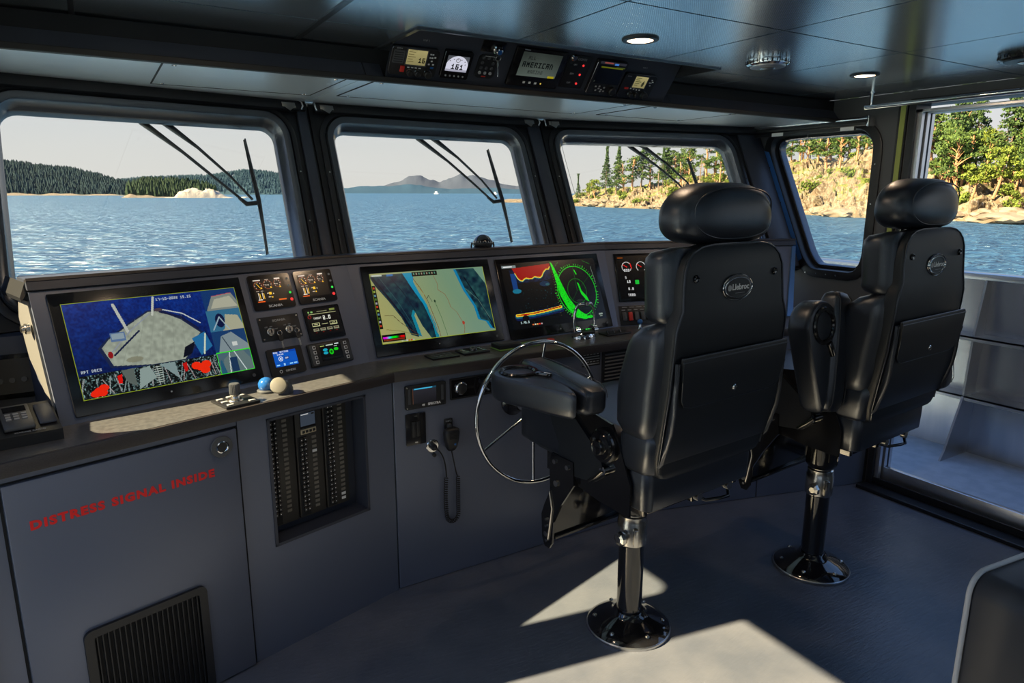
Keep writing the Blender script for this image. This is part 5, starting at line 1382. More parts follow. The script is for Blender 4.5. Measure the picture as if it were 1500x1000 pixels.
def radio(label, q, scr, body, kind):
    m, w, h = onO(*q); cx, cy = (q[0]+q[1])/2, (q[2]+q[3])/2
    t = thing('marine_radio', label, 'radio', m)
    G().prism(rr(-w, w, -h, h, .012), 0, .016).o('housing', BLACKPL, t)
    G().tube([(x, y, .014) for x, y in rr(-w, w, -h, h, .012)], .0012, 6, True).o('chrome_edge', CHROME, t)
    sw_, sh__ = scr[1]-scr[0], scr[3]-scr[2]
    p = Px(64, 44, (.66, .62, .42)); p.a *= (1.1-.2*p.Y/44)[:, :, None]
    if kind == 1:
        for k in range(5): p.rect(4, 6+k*7, 4+[22, 18, 24, 16, 20][k], 8+k*7, (.42, .38, .24))
        p.rect(4, 2, 30, 3, (.3, .28, .2)); p.text(40, 22, '16', (.05, .05, .05), 3)
    else:
        for k in range(5): p.rect(6, 5+k*7, 6+[26, 20, 30, 24, 18][k], 8+k*7, (.36, .36, .2))
        p.poly([(40, 30), (50, 14), (56, 30)], (.2, .2, .12)); p.ell(48, 34, 6, 4, (.25, .25, .15))
    p.a *= .85
    p.obj('screen', sw_, sh__, t, Tm((scr[0]+scr[1])/2-cx, (scr[2]+scr[3])/2-cy, .0166))
    G().ring(rect_for(*[scr[0]-cx-.004, scr[1]-cx+.004, scr[2]-cy-.004, scr[3]-cy+.004], 0), rect_for(scr[0]-cx, scr[1]-cx, scr[2]-cy, scr[3]-cy, 0), .016, .018).o('screen_frame', GREYPL, t)
    return t, w, h, cx, cy
t, w, h, cx, cy = radio('wide marine radio with a lit 16 and a red key, leftmost of the overhead row', (.115, .288, .020, .119), (.170, .242, .060, .114), None, 1)
sp = G().prism(rr(-w+.006, -w+.046, -.008, .038, .004), .016, .018).o('speaker_grille', GREYPL, t)
for k in range(5): G().box(-w+.010, -w+.042, -.003+k*.008, -.0005+k*.008, .018, .0186).o('grille_slot', SEAM, sp, 0)
G().box(-.008, .008, -.011, .011, .0, .006, .002).o('distress_key', REDPL, t, m=Tm(-.040, -.026, .016))
textobj('lettering', 'ICOM', .008, GREYPR, t, Tm(-w+.024, h-.006, .0166))
for k, (x, r_) in enumerate(((-.012, .011), (.018, .011), (.056, .014))):
    G().lathe([(r_, 0), (r_, .014), (r_*.8, .017), (.001, .017)], 20).o('knob', BLACKPL, t, m=Tm(x, -.036, .016))
    G().tube([(r_*cos(a), r_*sin(a), .004) for a in [j*pi/8 for j in range(16)]], .001, 6, True).o('knob_ring', CHROME, t, m=Tm(x, -.036, .016))
for k in range(4): G().box(-.004, .004, -.0015, .0015, 0, .002).o('key', WHITE, t, 0, m=Tm(-.018+k*.014, -.020, .016))
for x, y in ((.062, .034), (.054, .022), (.062, .022), (.072, .024), (.062, .010), (.054, -.002), (.070, -.002), (.054, .034)): G().box(-.003, .003, -.0022, .0022, 0, .002).o('key', WHITE, t, 0, m=Tm(x, y, .016))
G().box(-.006, .006, -.003, .003, 0, .002).o('blue_key', BLUELED, t, 0, m=Tm(.068, -.014, .016))
textobj('lettering', 'VHF 1', .010, GREYPR, oc, Tm(.235, .142, -.0008))
# compass repeater
m, w, h = onO(.310, .418, .022, .124)
t = thing('heading_display', 'square overhead display reading 161 under a white dial', 'display', m)
G().prism(rr(-w, w, -h, h, .006), 0, .014).o('housing', BEZEL, t)
G().tube([(-w, h-.004, .012), (-w, -h, .012), (w, -h, .012)], .0012, 6).o('chrome_edge', CHROME, t)
p = Px(80, 58, (.30, .31, .33)); p.ell(40, 44, 42, 44, (.80, .80, .86)); p.rect(0, 50, 80, 58, (.62, .62, .68)); p.ell(40, 16, 8, 8, (.3, .3, .3), 1, .2)
for k in range(5): p.rect(8+k*14, 18-6*(k in (1, 2, 3)), 13+k*14, 21-6*(k in (1, 2, 3)), (.4, .4, .42))
p.text(20, 30, '161', (.04, .04, .05), 4); p.text(68, 28, '0', (.05, .05, .05), 1)
p.obj('screen', .084, .058, t, Tm(0, .006, .0146))
for k in range(5): G().cyl((0, 0, 0), (0, 0, .002), .0032, 10).o('key', GREYPR, t, m=Tm(-.034+.017*k, -.040, .014))
# key switch with hanging key, keypad
m, w, h = onO(.446, .541, .130, .172)
t = thing('master_key_switch', 'overhead key switch with a bright round lock on a black plate', 'switch', m)
G().box(-w, w, -h, h, 0, .003, .001).o('plate', BEZEL, t)
lk = G().lathe([(.018, 0), (.018, .010), (.014, .013), (.013, .026), (.010, .028), (.001, .028)], 24).o('lock_barrel', CHROME, t, m=Tm(.014, -.005, .003))
G().lathe([(.009, .0282), (.001, .029)], 16).o('lock_face', BLUELED, lk)
ky = thing('hanging_key', 'silver key and split ring hanging from the overhead lock', 'key', m @ Tm(.014, -.020, .032))
K_ = OP.to_3x3().inverted() @ Vector((0, 0, -1))
G().tube([(.010*cos(a), 0, .010*sin(a)) for a in [j*pi/8 for j in range(16)]], .0012, 6, True, m=Tm(0, -.006, 0) @ Rm(pi/2, 'X')).o('split_ring', STEEL, ky)
dd = K_.normalized()
pA, pB, pC = Vector((0, -.014, 0)), Vector((0, -.014, 0))+dd*.02, Vector((0, -.014, 0))+dd*.055
G().tube([pA[:], pB[:]], .0042, 10).tube([pB[:], pC[:]], .0018, 8).o('key_blade', STEEL, ky)
m, w, h = onO(.448, .528, .030, .120)
t = thing('button_keypad', 'overhead keypad of round grey buttons below the lock', 'keypad', m)
G().prism(rr(-w, w, -h, h, .018), 0, .004).o('plate', BLACKPL, t)
for i in range(3):
    for j in range(4):
        if (i, j) != (1, 2): G().lathe([(.0062, 0), (.0055, .003), (.001, .0035)], 12).o('round_button', GREYPL if j else GREYPR, t, m=Tm(-.022+.022*i, -.024+.019*j, .004))
G().box(-.020, .020, -.0012, .0012, 0, .0006).o('legend', GREYPR, t, 0, m=Tm(.002, .040, .004))
G().box(-.009, .009, -.002, .002, 0, .0008).o('red_legend', REDPL, t, 0, m=Tm(-.002, -.038, .004))
# monitor
m, w, h = onO(.583, .813, .018, .168)
t = thing('overhead_monitor', 'overhead monitor showing large grey lettering on a dim grey picture', 'monitor', m)
G().box(-w, w, -h, h, 0, .014, .004).o('bezel', BEZEL, t)
p = Px(120, 66, (.26, .29, .27)); p.a *= (.75+.5*p.Y/66-.25*abs(p.X/120-.5))[:, :, None]
p.rect(24, 14, 62, 15, (.2, .22, .2))
p.text(20, 10, 'ALL', (.13, .14, .13), 2); p.text(52, 10, 'AMERICAN'[:0], (.1, .1, .1))
p.text(8, 26, 'AMERICAN', (.07, .08, .08), 3); p.text(30, 48, 'MARINE', (.19, .21, .20), 2); p.rect(96, 60, 116, 66, (.6, .55, .1))
p.obj('screen', .174, .094, t, Tm(.003, .015, .0146))
for k in range(4): G().box(-.005, .005, -.004, .004, 0, .001).o('key', WHITE if k < 3 else LEDG, t, 0, m=Tm(-.040+.026*k, -h+.018, .014)) if k < 3 else G().cyl((0, 0, 0), (0, 0, .001), .003, 8).o('status_light', M('led_amber', (.7, .5, .1), .5, emit=(1, .7, .1), es=.6), t, m=Tm(.036, -h+.018, .014))
G().box(-.012, .012, -.0015, .0015, 0, .0005).o('legend', GREYPR, t, 0, m=Tm(-w+.045, h-.006, .014))
# lamp switch column
m, w, h = onO(.828, .936, .026, .160)
t = thing('lamp_switch_panel', 'overhead switch panel with three small red lights, right of the overhead monitor', 'switch', m)
G().box(-w, w, -h, h, 0, .004, .001).o('plate', BLACKPL, t)
textobj('lettering', 'LIGHTS', .013, GREYPR, t, Tm(.008, h-.014, .0044))
for k, s_ in enumerate(('ON', 'DIM', 'OFF')):
    y = .030-.038*k
    G().lathe([(.0042, 0), (.004, .003), (.001, .004)], 12).o('red_light', LEDR, t, m=Tm(.022, y, .004))
    textobj('lettering', s_, .010, GREYPR, t, Tm(-.016, y, .0044))
G().lathe([(.014, 0), (.014, .008), (.009, .012), (.001, .012)], 12).o('rotary_switch', CHROME, t, m=Tm(-.036, h-.008, .002))
# sounder
m, w, h = onO(.958, .1100+1.0-.002, .018, .160)
t = thing('depth_sounder', 'tall overhead depth sounder with a dark screen and a round dial at the bottom', 'display', m)
G().prism(rr(-w, w, -h, h, .008), 0, .018).o('housing', BLACKPL, t)
G().tube([(-w, h-.01, .016), (-w, -h+.004, .016), (-w+.006, -h, .016), (w-.006, -h, .016)], .0014, 6).o('chrome_edge', CHROME, t)
p = Px(90, 64, (.012, .016, .016)); p.rect(0, 0, 90, 7, (.16, .16, .18)); p.rect(14, 1, 44, 5, (.5, .25, .22)); p.rect(50, 3, 64, 8, (.25, .45, .75)); p.rect(8, 14, 84, 18, (.32, .34, .04)); p.rect(60, 12, 90, 15, (.25, .28, .1)); p.rect(2, 56, 6, 60, (.2, .22, .2))
p.obj('screen', .130, .092, t, Tm(0, .022, .0186))
for x, y in ((-.04, -.038), (-.022, -.046), (-.022, -.036), (-.008, -.050), (.004, -.040), (-.010, -.058), (-.034, -.054), (.006, -.056)): G().box(-.004, .004, -.003, .003, 0, .002, .0008).o('key', GREYPR, t, 0, m=Tm(x, y, .018))
G().lathe([(.017, 0), (.017, .014), (.013, .018), (.001, .018)], 24).o('dial', BLACKPL, t, m=Tm(.042, -.048, .018))
t, w, h, cx, cy = radio('marine radio with a small olive screen, rightmost of the overhead row', (1.120, 1.290, .016, .118), (1.176, 1.243, .062, .112), None, 2)
G().box(-.010, .010, -.004, .004, 0, .004, .001).o('distress_key', REDPL, t, m=Tm(-.055, -.010, .016))
textobj('lettering', 'ICOM', .008, GREYPR, t, Tm(-w+.022, h-.010, .0166))
for k, (x, r_) in enumerate(((-.025, .010), (.005, .010), (.050, .015))):
    G().lathe([(r_, 0), (r_, .014), (r_*.8, .017), (.001, .017)], 20).o('knob', BLACKPL, t, m=Tm(x, -.034, .016))
    G().tube([(r_*cos(a), r_*sin(a), .004) for a in [j*pi/8 for j in range(16)]], .001, 6, True).o('knob_ring', CHROME, t, m=Tm(x, -.034, .016))
for x, y in ((.062, .034), (.054, .022), (.062, .022), (.070, .026), (.062, .010), (-.03, -.010), (-.014, -.012), (.002, -.014), (.018, -.014)): G().box(-.003, .003, -.0022, .0022, 0, .002).o('key', WHITE, t, 0, m=Tm(x, y, .016))
textobj('lettering', 'VHF 2', .010, GREYPR, oc, Tm(1.215, .142, -.0008))

# ============================================================ CEILING FITTINGS
def downlight(x, y, r, label, power):
    t = thing('ceiling_light', label, 'light', Tm(x, y, HC))
    G().lathe([(r, 0), (r, -.003), (r*.96, -.006), (r*.74, -.008), (r*.70, -.004)], 40).o('trim_ring', TRIMBLACK, t, 40)
    G().lathe([(r*.70, -.003), (r*.69, -.0055), (r*.001, -.0065)], 32).o('diffuser', LAMP, t, 60)
    ld = bpy.data.lights.new('lamp', 'AREA'); ld.shape = 'DISK'; ld.size = r*1.3; ld.energy = power; ld.color = (1, .70, .44)
    lo = bpy.data.objects.new('lamp', ld); COL.objects.link(lo); lo.parent = t; lo.location = (0, 0, -.009)
downlight(1.583, 1.815, .060, 'round lit ceiling light above the front helm chair', 1.6)
downlight(2.835, 1.831, .058, 'round lit ceiling light near the door, by the grab rail', 1.6)
# unseen row further aft and to port, same fittings
downlight(.32, 1.75, .06, 'round lit ceiling light above the left console', 1.6)
def speaker(x, y, r, label, mat):
    t = thing('ceiling_speaker', label, 'speaker', Tm(x, y, HC))
    G().lathe([(r, 0), (r*1.02, -.010), (r*.99, -.018), (r*.90, -.023), (r*.84, -.022)], 48).o('chrome_bezel', mat, t, 30)
    G().lathe([(r*.84, -.018), (r*.80, -.026), (r*.5, -.028), (r*.001, -.030)], 40).o('speaker_face', ALU if mat is CHROME else BLACKPL, t, 40)
    for k in range(28):
        a = 2*pi*k/28
        G().box(r*.995, r*1.022, -.0018, .0018, -.015, -.005, m=Rm(a, 'Z')).o('bezel_slot', SEAM, t, 0)
    G().lathe([(r*.34, -.028), (r*.36, -.031), (r*.30, -.033), (r*.001, -.033)], 24).o('centre_cap', STEEL, t, 40)
speaker(2.231, 1.836, .078, 'chrome-ringed ceiling speaker between the two ceiling lights', CHROME)
speaker(2.915, 1.262, .095, 'dark round ceiling speaker at the right edge, above the door', BLACKMET)
# grab rail over the door
t = thing('grab_rail', 'polished grab rail hung under the ceiling above the doorway', 'rail', Tm(3.36, 2.12, 1.972))
G().tube([(0, .03, 0), (0, 0, 0), (.0, -1.6, 0)], .011, 12).o('rail_tube', CHROME, t, 60)
for y in (0, -.8, -1.55):
    G().tube([(0, y, 0), (0, y, .05), (0, y, HC-1.972)], .009, 12).o('rail_post', CHROME, t, 60)
    G().lathe([(.020, -.004), (.020, 0), (.012, .002)], 18).o('post_flange', CHROME, t, m=Tm(0, y, HC-1.972-.001))
# roller blind above the side window
t = thing('roller_blind', 'rolled-up blind with chrome tube and white tags above the side window', 'blind', Tm(3.430, 2.20, 1.908))
G().tube([(-.0, -.03, 0), (0, .72, .0)], .016, 16).o('blind_roll', BLACKPL, t, 60)
G().tube([(-.012, -.04, .020), (-.012, .74, .018)], .009, 10).o('blind_rod', CHROME, t, 60)
for y in (-.045, .745):
    G().box(-.030, .026, y-.006, y+.006, -.022, .032, .004).o('end_bracket', CHROME, t)
G().box(-.022, -.016, .02, .66, -.036, -.016, .002).o('bottom_bar', TRIMBLACK, t)
for y in (.03, .46): G().box(-.025, -.022, y, y+.075, -.036, -.018).o('white_tag', WHITE, t, 0)
G().tube([(-.02, .30, -.03), (-.02, .30, -.09)], .001, 6).o('pull_cord', GREYPR, t)
# blind brackets at the corners of the front windows
BL = ['left window, upper right corner', 'middle window, upper left corner', 'middle window, upper right corner', 'right window, upper left corner']
for k, (i, a_, s_) in enumerate(((0, 1.15, -1), (1, .075, 1), (1, 1.155, -1), (2, .07, 1))):
    mF, Ln = facet(i)
    X_ = mF.to_3x3().col[0]; N_ = mF.to_3x3().col[2]; Yn = N_.cross(X_)
    mm = Matrix((X_, Yn, N_)).transposed().to_4x4(); mm.translation = mF @ Vector((a_, -.028, .030))
    t = thing('blind_bracket', 'small steel blind bracket at the %s' % BL[k], 'bracket', mm)
    G().box(-.030, .030, -.012, .010, 0, .004, .001).o('bracket_plate', STEEL, t)
    G().add([(-.022, -.012, .004), (.022, -.012, .004), (.004*s_, -.034, .012), (-.022, -.012, 0), (.022, -.012, 0), (.004*s_, -.034, .008)], [(0, 1, 2), (3, 5, 4), (0, 3, 4, 1), (1, 4, 5, 2), (2, 5, 3, 0)]).o('bracket_wing', STEEL, t, 0)
    G().tube([(-s_*.050, .020, .004), (-s_*.056, .008, .014), (-s_*.056, -.010, .016), (-s_*.050, -.022, .008)], .004, 8).o('hook', CHROME, t, 60)
    if k == 3: G().tube([(.01, -.03, .01), (.03, -.24, .012), (.052, -.42, .012)], .001, 5).o('pull_cord', BLACKPL, t)

# ============================================================ WIPERS (outside)
WL = ['left front window', 'middle front window', 'right front window']
for i, (aa, pa, hh) in enumerate(((.60, .965, -.385), (.56, .915, -.382), (.575, .90, -.40))):
    mF, Ln = facet(i)
    t = thing('windscreen_wiper', 'black double-armed wiper outside the %s' % WL[i], 'wiper')
    d = -.085
    P1 = [(aa-.02, .02, d-.05), (aa, -.07, d-.02), (aa+.13, -.19, d), (aa+.24, -.29, d), (pa-.02, hh, d)]
    P2 = [(aa+.06, .03, d-.05), (aa+.075, -.06, d-.02), (aa+.19, -.17, d), (aa+.30, -.28, d), (pa+.01, hh+.012, d)]
    for P_, thk in ((P1, (.011, .012, .006, .0055, .005)), (P2, (.011, .013, .006, .005, .005))):
        G().tube(P_, list(thk), 8).o('wiper_arm', BLACKPL, t, 60, bake=mF)
    G().tube([(pa-.045, hh+.02, d), (pa-.02, hh-.008, d+.008), (pa+.02, hh-.004, d+.008), (pa+.035, hh+.006, d+.01)], [.006, .009, .009, .006], 8).o('wiper_link', BLACKPL, t, 60, bake=mF)
    G().tube([(pa+.012, hh+.25, d+.010), (pa+.020, hh+.10, d+.014), (pa+.028, hh, d+.016), (pa+.030, hh-.10, d+.014), (pa+.026, hh-.21, d+.010)], [.004, .007, .009, .007, .003], 6).o('wiper_blade', RUBBER, t, 60, bake=mF)
    G().tube([(pa+.012, hh+.25, d+.022), (pa+.030, hh, d+.028), (pa+.026, hh-.21, d+.022)], .0035, 5).o('blade_strip', BLACKPL, t, 60, bake=mF)
# thin whip aerial outside the left window corner
t = thing('whip_aerial', 'thin black aerial rising outside the lower left corner of the left window', 'aerial', Tm(-.262, 2.95, .9))
G().tube([(-.01, 0, 0), (-.025, .05, .22), (-.075, .12, .62)], [.004, .003, .0015], 6).o('aerial_rod', BLACKPL, t, 60)

# small bracket on the starboard wall, behind the second chair
t = thing('wall_bracket', 'small black bracket on the right wall beside the second helm chair', 'bracket', Tm(3.47, 2.16, .90))
G().tube([(-.004, 0, -.05), (-.05, 0, -.05), (-.05, 0, .0), (-.004, 0, .0)], .005, 8).tube([(-.05, 0, .0), (-.05, -.12, .0), (-.004, -.12, 0)], .005, 8).o('bracket_rod', BLACKMET, t, 60)

# settee corner at the bottom right
t = thing('settee_back', 'rounded dark settee backrest with pale piping at the bottom right corner', 'settee', Tm(1.635, .665, 0) @ Rm(radians(-6), 'Z'))
out = [(x, z) for x, z in rr(0, .9, .02, .700, .05, 6)]
mm = Matrix(((1, 0, 0, 0), (0, 0, 1, 0), (0, 1, 0, 0), (0, 0, 0, 1)))
G().loft([[((x-.45)*s_+.45, y, (z-.36)*s_+.36) for x, z in out] for y, s_ in ((-.14, .94), (-.135, .97), (-.12, 1), (-.012, 1), (-.004, .985), (0, .955))]).o('back_pad', M('settee_vinyl', (.035, .040, .055), .5, bump=(500, .15, .001)), t, 50)
G().tube([((x-.45)*1.004+.45, -.002, (z-.36)*1.004+.36) for x, z in out], .006, 8, True).o('piping', PIPING, t, 60)
# ============================================================ SIDE DECK (starboard)
dk = G().box(3.60, 4.55, -3.0, 4.2, -.06, .0).o('floor_side_deck', FLOORW, smooth=0, kind='structure')
bw = thing('bulwark', 'aluminium bulwark with two shelf stringers and welded frames outside the doorway', 'bulwark', Tm(4.45, 1.6, 0))
G().box(0, .012, -4.4, 2.4, .0, 1.08).o('plating', CANVAS_BAG, bw, 0)
G().box(-.05, .05, -4.4, 2.4, 1.06, 1.10, .012).o('cap_rail', ALU, bw)
for z in (.375, .733): G().box(-.13, 0, -4.4, 2.4, z-.006, z+.006, .001).box(-.13, -.122, -4.4, 2.4, z-.022, z+.006).o('stringer', ALU, bw, 0)
for y in (.35, -.75, -1.85, -2.95, 1.45):
    G().add([(x, y+dy, z) for dy in (-.006, .006) for x, z in ((0, 0), (-.30, 0), (-.26, .06), (-.13, .375), (-.11, .733), (-.05, 1.06), (0, 1.06))],
            [tuple(range(7)), tuple(range(7, 14))[::-1]]+[(i, (i+1) % 7, (i+1) % 7+7, i+7) for i in range(7)]).o('frame_knee', ALU, bw, 0)
# roof overhang and outer shell so that the cabin reads from outside
rf = G().prism([(-.62, -2.9), (3.72, -2.9), (3.72, 3.1), (2.15, 3.5), (.8, 3.45), (-.62, 3.15)], 2.16, 2.22).o('trim_2', M('hull_paint', (.6, .62, .64), .5), smooth=0, kind='structure')

# ============================================================ SEA
SEA = -2.95
def seamat():
    m = bpy.data.materials.new('sea_water'); m.use_nodes = True
    n = m.node_tree; b = n.nodes['Principled BSDF']; out = n.nodes['Material Output']
    b.inputs['Roughness'].default_value = .5; b.inputs['Specular IOR Level'].default_value = 0
    gl = n.nodes.new('ShaderNodeBsdfGlossy'); gl.inputs['Roughness'].default_value = .30; gl.inputs[0].default_value = (.75, .88, 1, 1)
    ms = n.nodes.new('ShaderNodeMixShader'); ms.inputs[0].default_value = .20
    t = n.nodes.new('ShaderNodeTexCoord')
    def nz(scale, st, det, rot=0., dist=.3):
        mpn = n.nodes.new('ShaderNodeMapping'); mpn.inputs['Scale'].default_value = st; mpn.inputs['Rotation'].default_value = (0, 0, rot)
        x = n.nodes.new('ShaderNodeTexNoise'); x.inputs['Scale'].default_value = scale; x.inputs['Detail'].default_value = det; x.inputs['Distortion'].default_value = dist
        n.links.new(t.outputs['Object'], mpn.inputs[0]); n.links.new(mpn.outputs[0], x.inputs[0]); return x
    def mr(x, lo, hi):
        r = n.nodes.new('ShaderNodeMapRange'); r.inputs[1].default_value = lo; r.inputs[2].default_value = hi; n.links.new(x.outputs[0], r.inputs[0]); return r
    A = radians(15)
    a = nz(.55, (1, 1.9, 1), 7, A, .9); c = nz(.11, (1, 2.4, 1), 5, A, .6); f_ = nz(1.6, (1, 2.2, 1), 4, A, .8)
    ad = n.nodes.new('ShaderNodeMath'); ad.operation = 'MULTIPLY_ADD'; ad.inputs[1].default_value = 2.0
    n.links.new(c.outputs[0], ad.inputs[0]); n.links.new(a.outputs[0], ad.inputs[2])
    bb = n.nodes.new('ShaderNodeBump'); bb.inputs['Strength'].default_value = 1; bb.inputs['Distance'].default_value = 1.3
    n.links.new(ad.outputs[0], bb.inputs['Height']); n.links.new(bb.outputs[0], b.inputs['Normal']); n.links.new(bb.outputs[0], gl.inputs['Normal'])
    k = n.nodes.new('ShaderNodeMixRGB'); k.inputs[1].default_value = (.006, .036, .082, 1); k.inputs[2].default_value = (.034, .105, .185, 1)
    n.links.new(mr(a, .40, .62).outputs[0], k.inputs[0])
    k2 = n.nodes.new('ShaderNodeMixRGB'); k2.inputs[2].default_value = (.10, .20, .29, 1)
    mu = n.nodes.new('ShaderNodeMath'); mu.operation = 'MULTIPLY'; n.links.new(mr(f_, .52, .68).outputs[0], mu.inputs[0]); n.links.new(mr(c, .40, .66).outputs[0], mu.inputs[1])
    n.links.new(mu.outputs[0], k2.inputs[0]); n.links.new(k.outputs[0], k2.inputs[1]); n.links.new(k2.outputs[0], b.inputs['Base Color'])
    n.links.new(b.outputs[0], ms.inputs[1]); n.links.new(gl.outputs[0], ms.inputs[2]); n.links.new(ms.outputs[0], out.inputs['Surface'])
    return m
SEAM_ = seamat()
g = G()
rad = [6, 12, 20, 30, 45, 70, 110, 170, 260, 400, 650, 1000, 1800, 3500, 8000, 15000]
g.loft([[(r_*cos(2*pi*j/64), r_*sin(2*pi*j/64), 0) for j in range(64)] for r_ in rad], cap=False)
g.add([(6*cos(2*pi*j/64), 6*sin(2*pi*j/64), 0) for j in range(64)], [tuple(range(64))])
sea = g.o('floor_sea', SEAM_, smooth=0); sea.location.z = SEA
tag(sea, 'rippled blue sea filling the windows below the horizon', 'water'); sea['kind'] = 'stuff'; sea.name = 'sea'

# ============================================================ DISTANT LAND
def P2(az, d):      # point at compass azimuth (degrees from the bow) and distance
    a = radians(az); return (d*sin(a), d*cos(a))
def fbm(x, y, s, o=5, sd=0):
    v = 0; a = 1
    for _ in range(o):
        v += a*noise.noise(Vector((x*s, y*s, sd))); s *= 2.03; a *= .5
    return v
ROCK = M('pale_rock', (.22, .18, .13), .85, 0, .3, vary=(.9, (.09, .07, .05), .42, .62), bump=(2.5, .8, .25))
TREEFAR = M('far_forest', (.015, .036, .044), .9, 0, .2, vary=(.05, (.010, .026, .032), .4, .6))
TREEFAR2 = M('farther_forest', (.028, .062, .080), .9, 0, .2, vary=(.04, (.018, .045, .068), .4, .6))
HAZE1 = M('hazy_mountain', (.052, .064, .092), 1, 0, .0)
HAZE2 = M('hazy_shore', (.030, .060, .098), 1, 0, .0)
def ridge(name, az0, az1, d, tops, mat, depth, n=80, rough=.0, label='', cat='hill', seed=0):
    """a solid hill range: tops = [(az, height)]"""
    g = G(); v = []; rows = 7
    for i in range(n+1):
        az = az0+(az1-az0)*i/n
        h = np.interp(az, [t_[0] for t_ in tops], [t_[1] for t_ in tops])
        h *= 1+rough*fbm(az, seed, 1.3)
        for j in range(rows):
            u = j/(rows-1); hh = h*sin(pi*min(u*.62, .5)*1.0) if u < .8 else h*(1-(u-.8)/.2)
            x, y = P2(az, d+depth*u)
            v.append((x, y, SEA-.3+hh*(1+.10*fbm(x*.01, y*.01, 1, 4, seed)*(u > .1))))
    f = [(i*rows+j, (i+1)*rows+j, (i+1)*rows+j+1, i*rows+j+1) for i in range(n) for j in range(rows-1)]
    o = G().add(v, f).o(name, mat, smooth=60)
    tag(o, label, cat)
    return o, v, rows
def interp(tab, az): return float(np.interp(az, [t_[0] for t_ in tab], [t_[1] for t_ in tab]))
# left far range (farther), then nearer forested ridge
H2 = [(-8, 8), (-2, 20), (1.5, 27), (3.5, 36), (5.5, 40), (8, 44), (10.2, 58), (11.5, 57), (13, 50), (14.5, 30), (15.5, 10), (16.3, 1)]
H1 = [(-14, 40), (-10, 48), (-6, 44), (-4, 42), (-2, 36), (-.8, 34), (.5, 27), (1.6, 19), (2.6, 12), (4.0, 4)]
def conemesh(name, mat, nseg, tiers, seed):
    r_ = random.Random(seed); g = G()
    for k in range(tiers):
        z0 = .08+.80*k/tiers; z1 = z0+.92/tiers*1.6; R = .23*(1-.80*k/tiers)
        ring = [(R*(.8+.4*r_.random())*cos(2*pi*j/nseg+k), R*(.8+.4*r_.random())*sin(2*pi*j/nseg+k), z0+.03*r_.uniform(-1, 1)) for j in range(nseg)]
        g.add(ring+[(0, 0, min(z1, 1.0))], [(j, (j+1) % nseg, nseg) for j in range(nseg)]+[tuple(range(nseg))[::-1]])
    return g
def forest(name, label, az0, az1, d0, depth, tops, cnt, hs, mat, seed):
    """conifers on a far ridge, far too many to count: one mesh"""
    r_ = random.Random(seed); base = conemesh('c', mat, 5, 3, seed)
    bv = np.array(base.v); V = []; F = []
    nb = 0
    for k in range(cnt):
        az = r_.uniform(az0, az1); u = r_.random()**.8*.80
        h = interp(tops, az)
        z = h*sin(pi*min(u*.62, .5))
        x, y = P2(az, d0+depth*u); s_ = hs*r_.uniform(.6, 1.25); wv = r_.uniform(.9, 1.5)
        vv = bv*np.array((s_*wv, s_*wv, s_))+np.array((x, y, SEA+z-.5))
        V.append(vv); F += [tuple(i+nb for i in q) for q in base.f]; nb += len(bv)
    g = G(); g.v = [tuple(p_) for p_ in np.concatenate(V).tolist()]; g.f = F
    me = bpy.data.meshes.new(name); me.from_pydata(g.v, [], g.f); me.materials.append(mat); me.update()
    o = bpy.data.objects.new(name, me); COL.objects.link(o)
    tag(o, label, 'trees'); o['kind'] = 'stuff'
    return o
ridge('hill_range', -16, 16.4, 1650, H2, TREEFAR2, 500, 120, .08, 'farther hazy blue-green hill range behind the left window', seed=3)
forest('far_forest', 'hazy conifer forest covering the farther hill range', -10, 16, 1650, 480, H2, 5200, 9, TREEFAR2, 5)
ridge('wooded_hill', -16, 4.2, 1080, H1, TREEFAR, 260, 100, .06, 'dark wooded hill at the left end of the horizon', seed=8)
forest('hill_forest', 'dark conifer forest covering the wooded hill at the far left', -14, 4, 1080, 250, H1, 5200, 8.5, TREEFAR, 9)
# rocky foot of the left hill
ridge('rocky_foreshore', -16, 3.5, 1060, [(-16, 3.5), (-8, 2.5), (-4, 4), (-3, 1.5), (-2.2, 4.5), (-1.5, 3), (0, 1.5), (1, 2.8), (2, 1), (3.5, .6)], ROCK, 30, 60, .5, 'thin rocky foreshore at the foot of the wooded hill', 'rocks', 4)
# wooded islet and white rock
IS = [(2.0, 0), (2.5, 9), (3.4, 13), (5.2, 14), (6.5, 12), (7.6, 9), (8.6, 0)]
ridge('wooded_islet', 2.1, 8.4, 670, [(a_, h_*.65) for a_, h_ in IS], M('islet_green', (.03, .055, .02), .9, 0, .2, vary=(.1, (.07, .085, .02), .5, .7)), 60, 40, .1, 'small wooded islet in front of the left hills', seed=6)
forest('islet_trees', 'dense dark trees standing on the small islet', 2.3, 8.2, 668, 55, [(a_, h_*.75) for a_, h_ in IS], 800, 8, M('islet_tree', (.018, .036, .016), .9, 0, .2), 12)
ridge('islet_shore', 1.9, 6.2, 652, [(1.9, .5), (2.4, 3), (3.2, 2.2), (4.2, 1.4), (6.2, .8)], ROCK, 16, 30, .5, 'low tan rock shelf at the foot of the wooded islet', 'rocks', 2)
WR = M('white_rock', (.31, .285, .25), .8, 0, .3, vary=(.35, (.13, .105, .08), .55, .75), bump=(.8, .6, .5))
g = G(); v = []; nx, ny = 60, 20
for i in range(nx+1):
    for j in range(ny+1):
        u, w_ = i/nx, j/ny
        x_, y_ = (u-.5)*56, (w_-.5)*26
        prof = np.interp(u, [0, .05, .16, .22, .40, .52, .60, .72, .80, .88, 1], [0, .8, 1.2, 5.5, 8.2, 7.6, 8.8, 7.4, 4, 1.8, 0])
        h_ = prof*(max(0, 1-(2*w_-1)**4))*(.86+.35*fbm(x_, y_, .16, 5, 7))
        v.append((x_, y_, h_-.4))
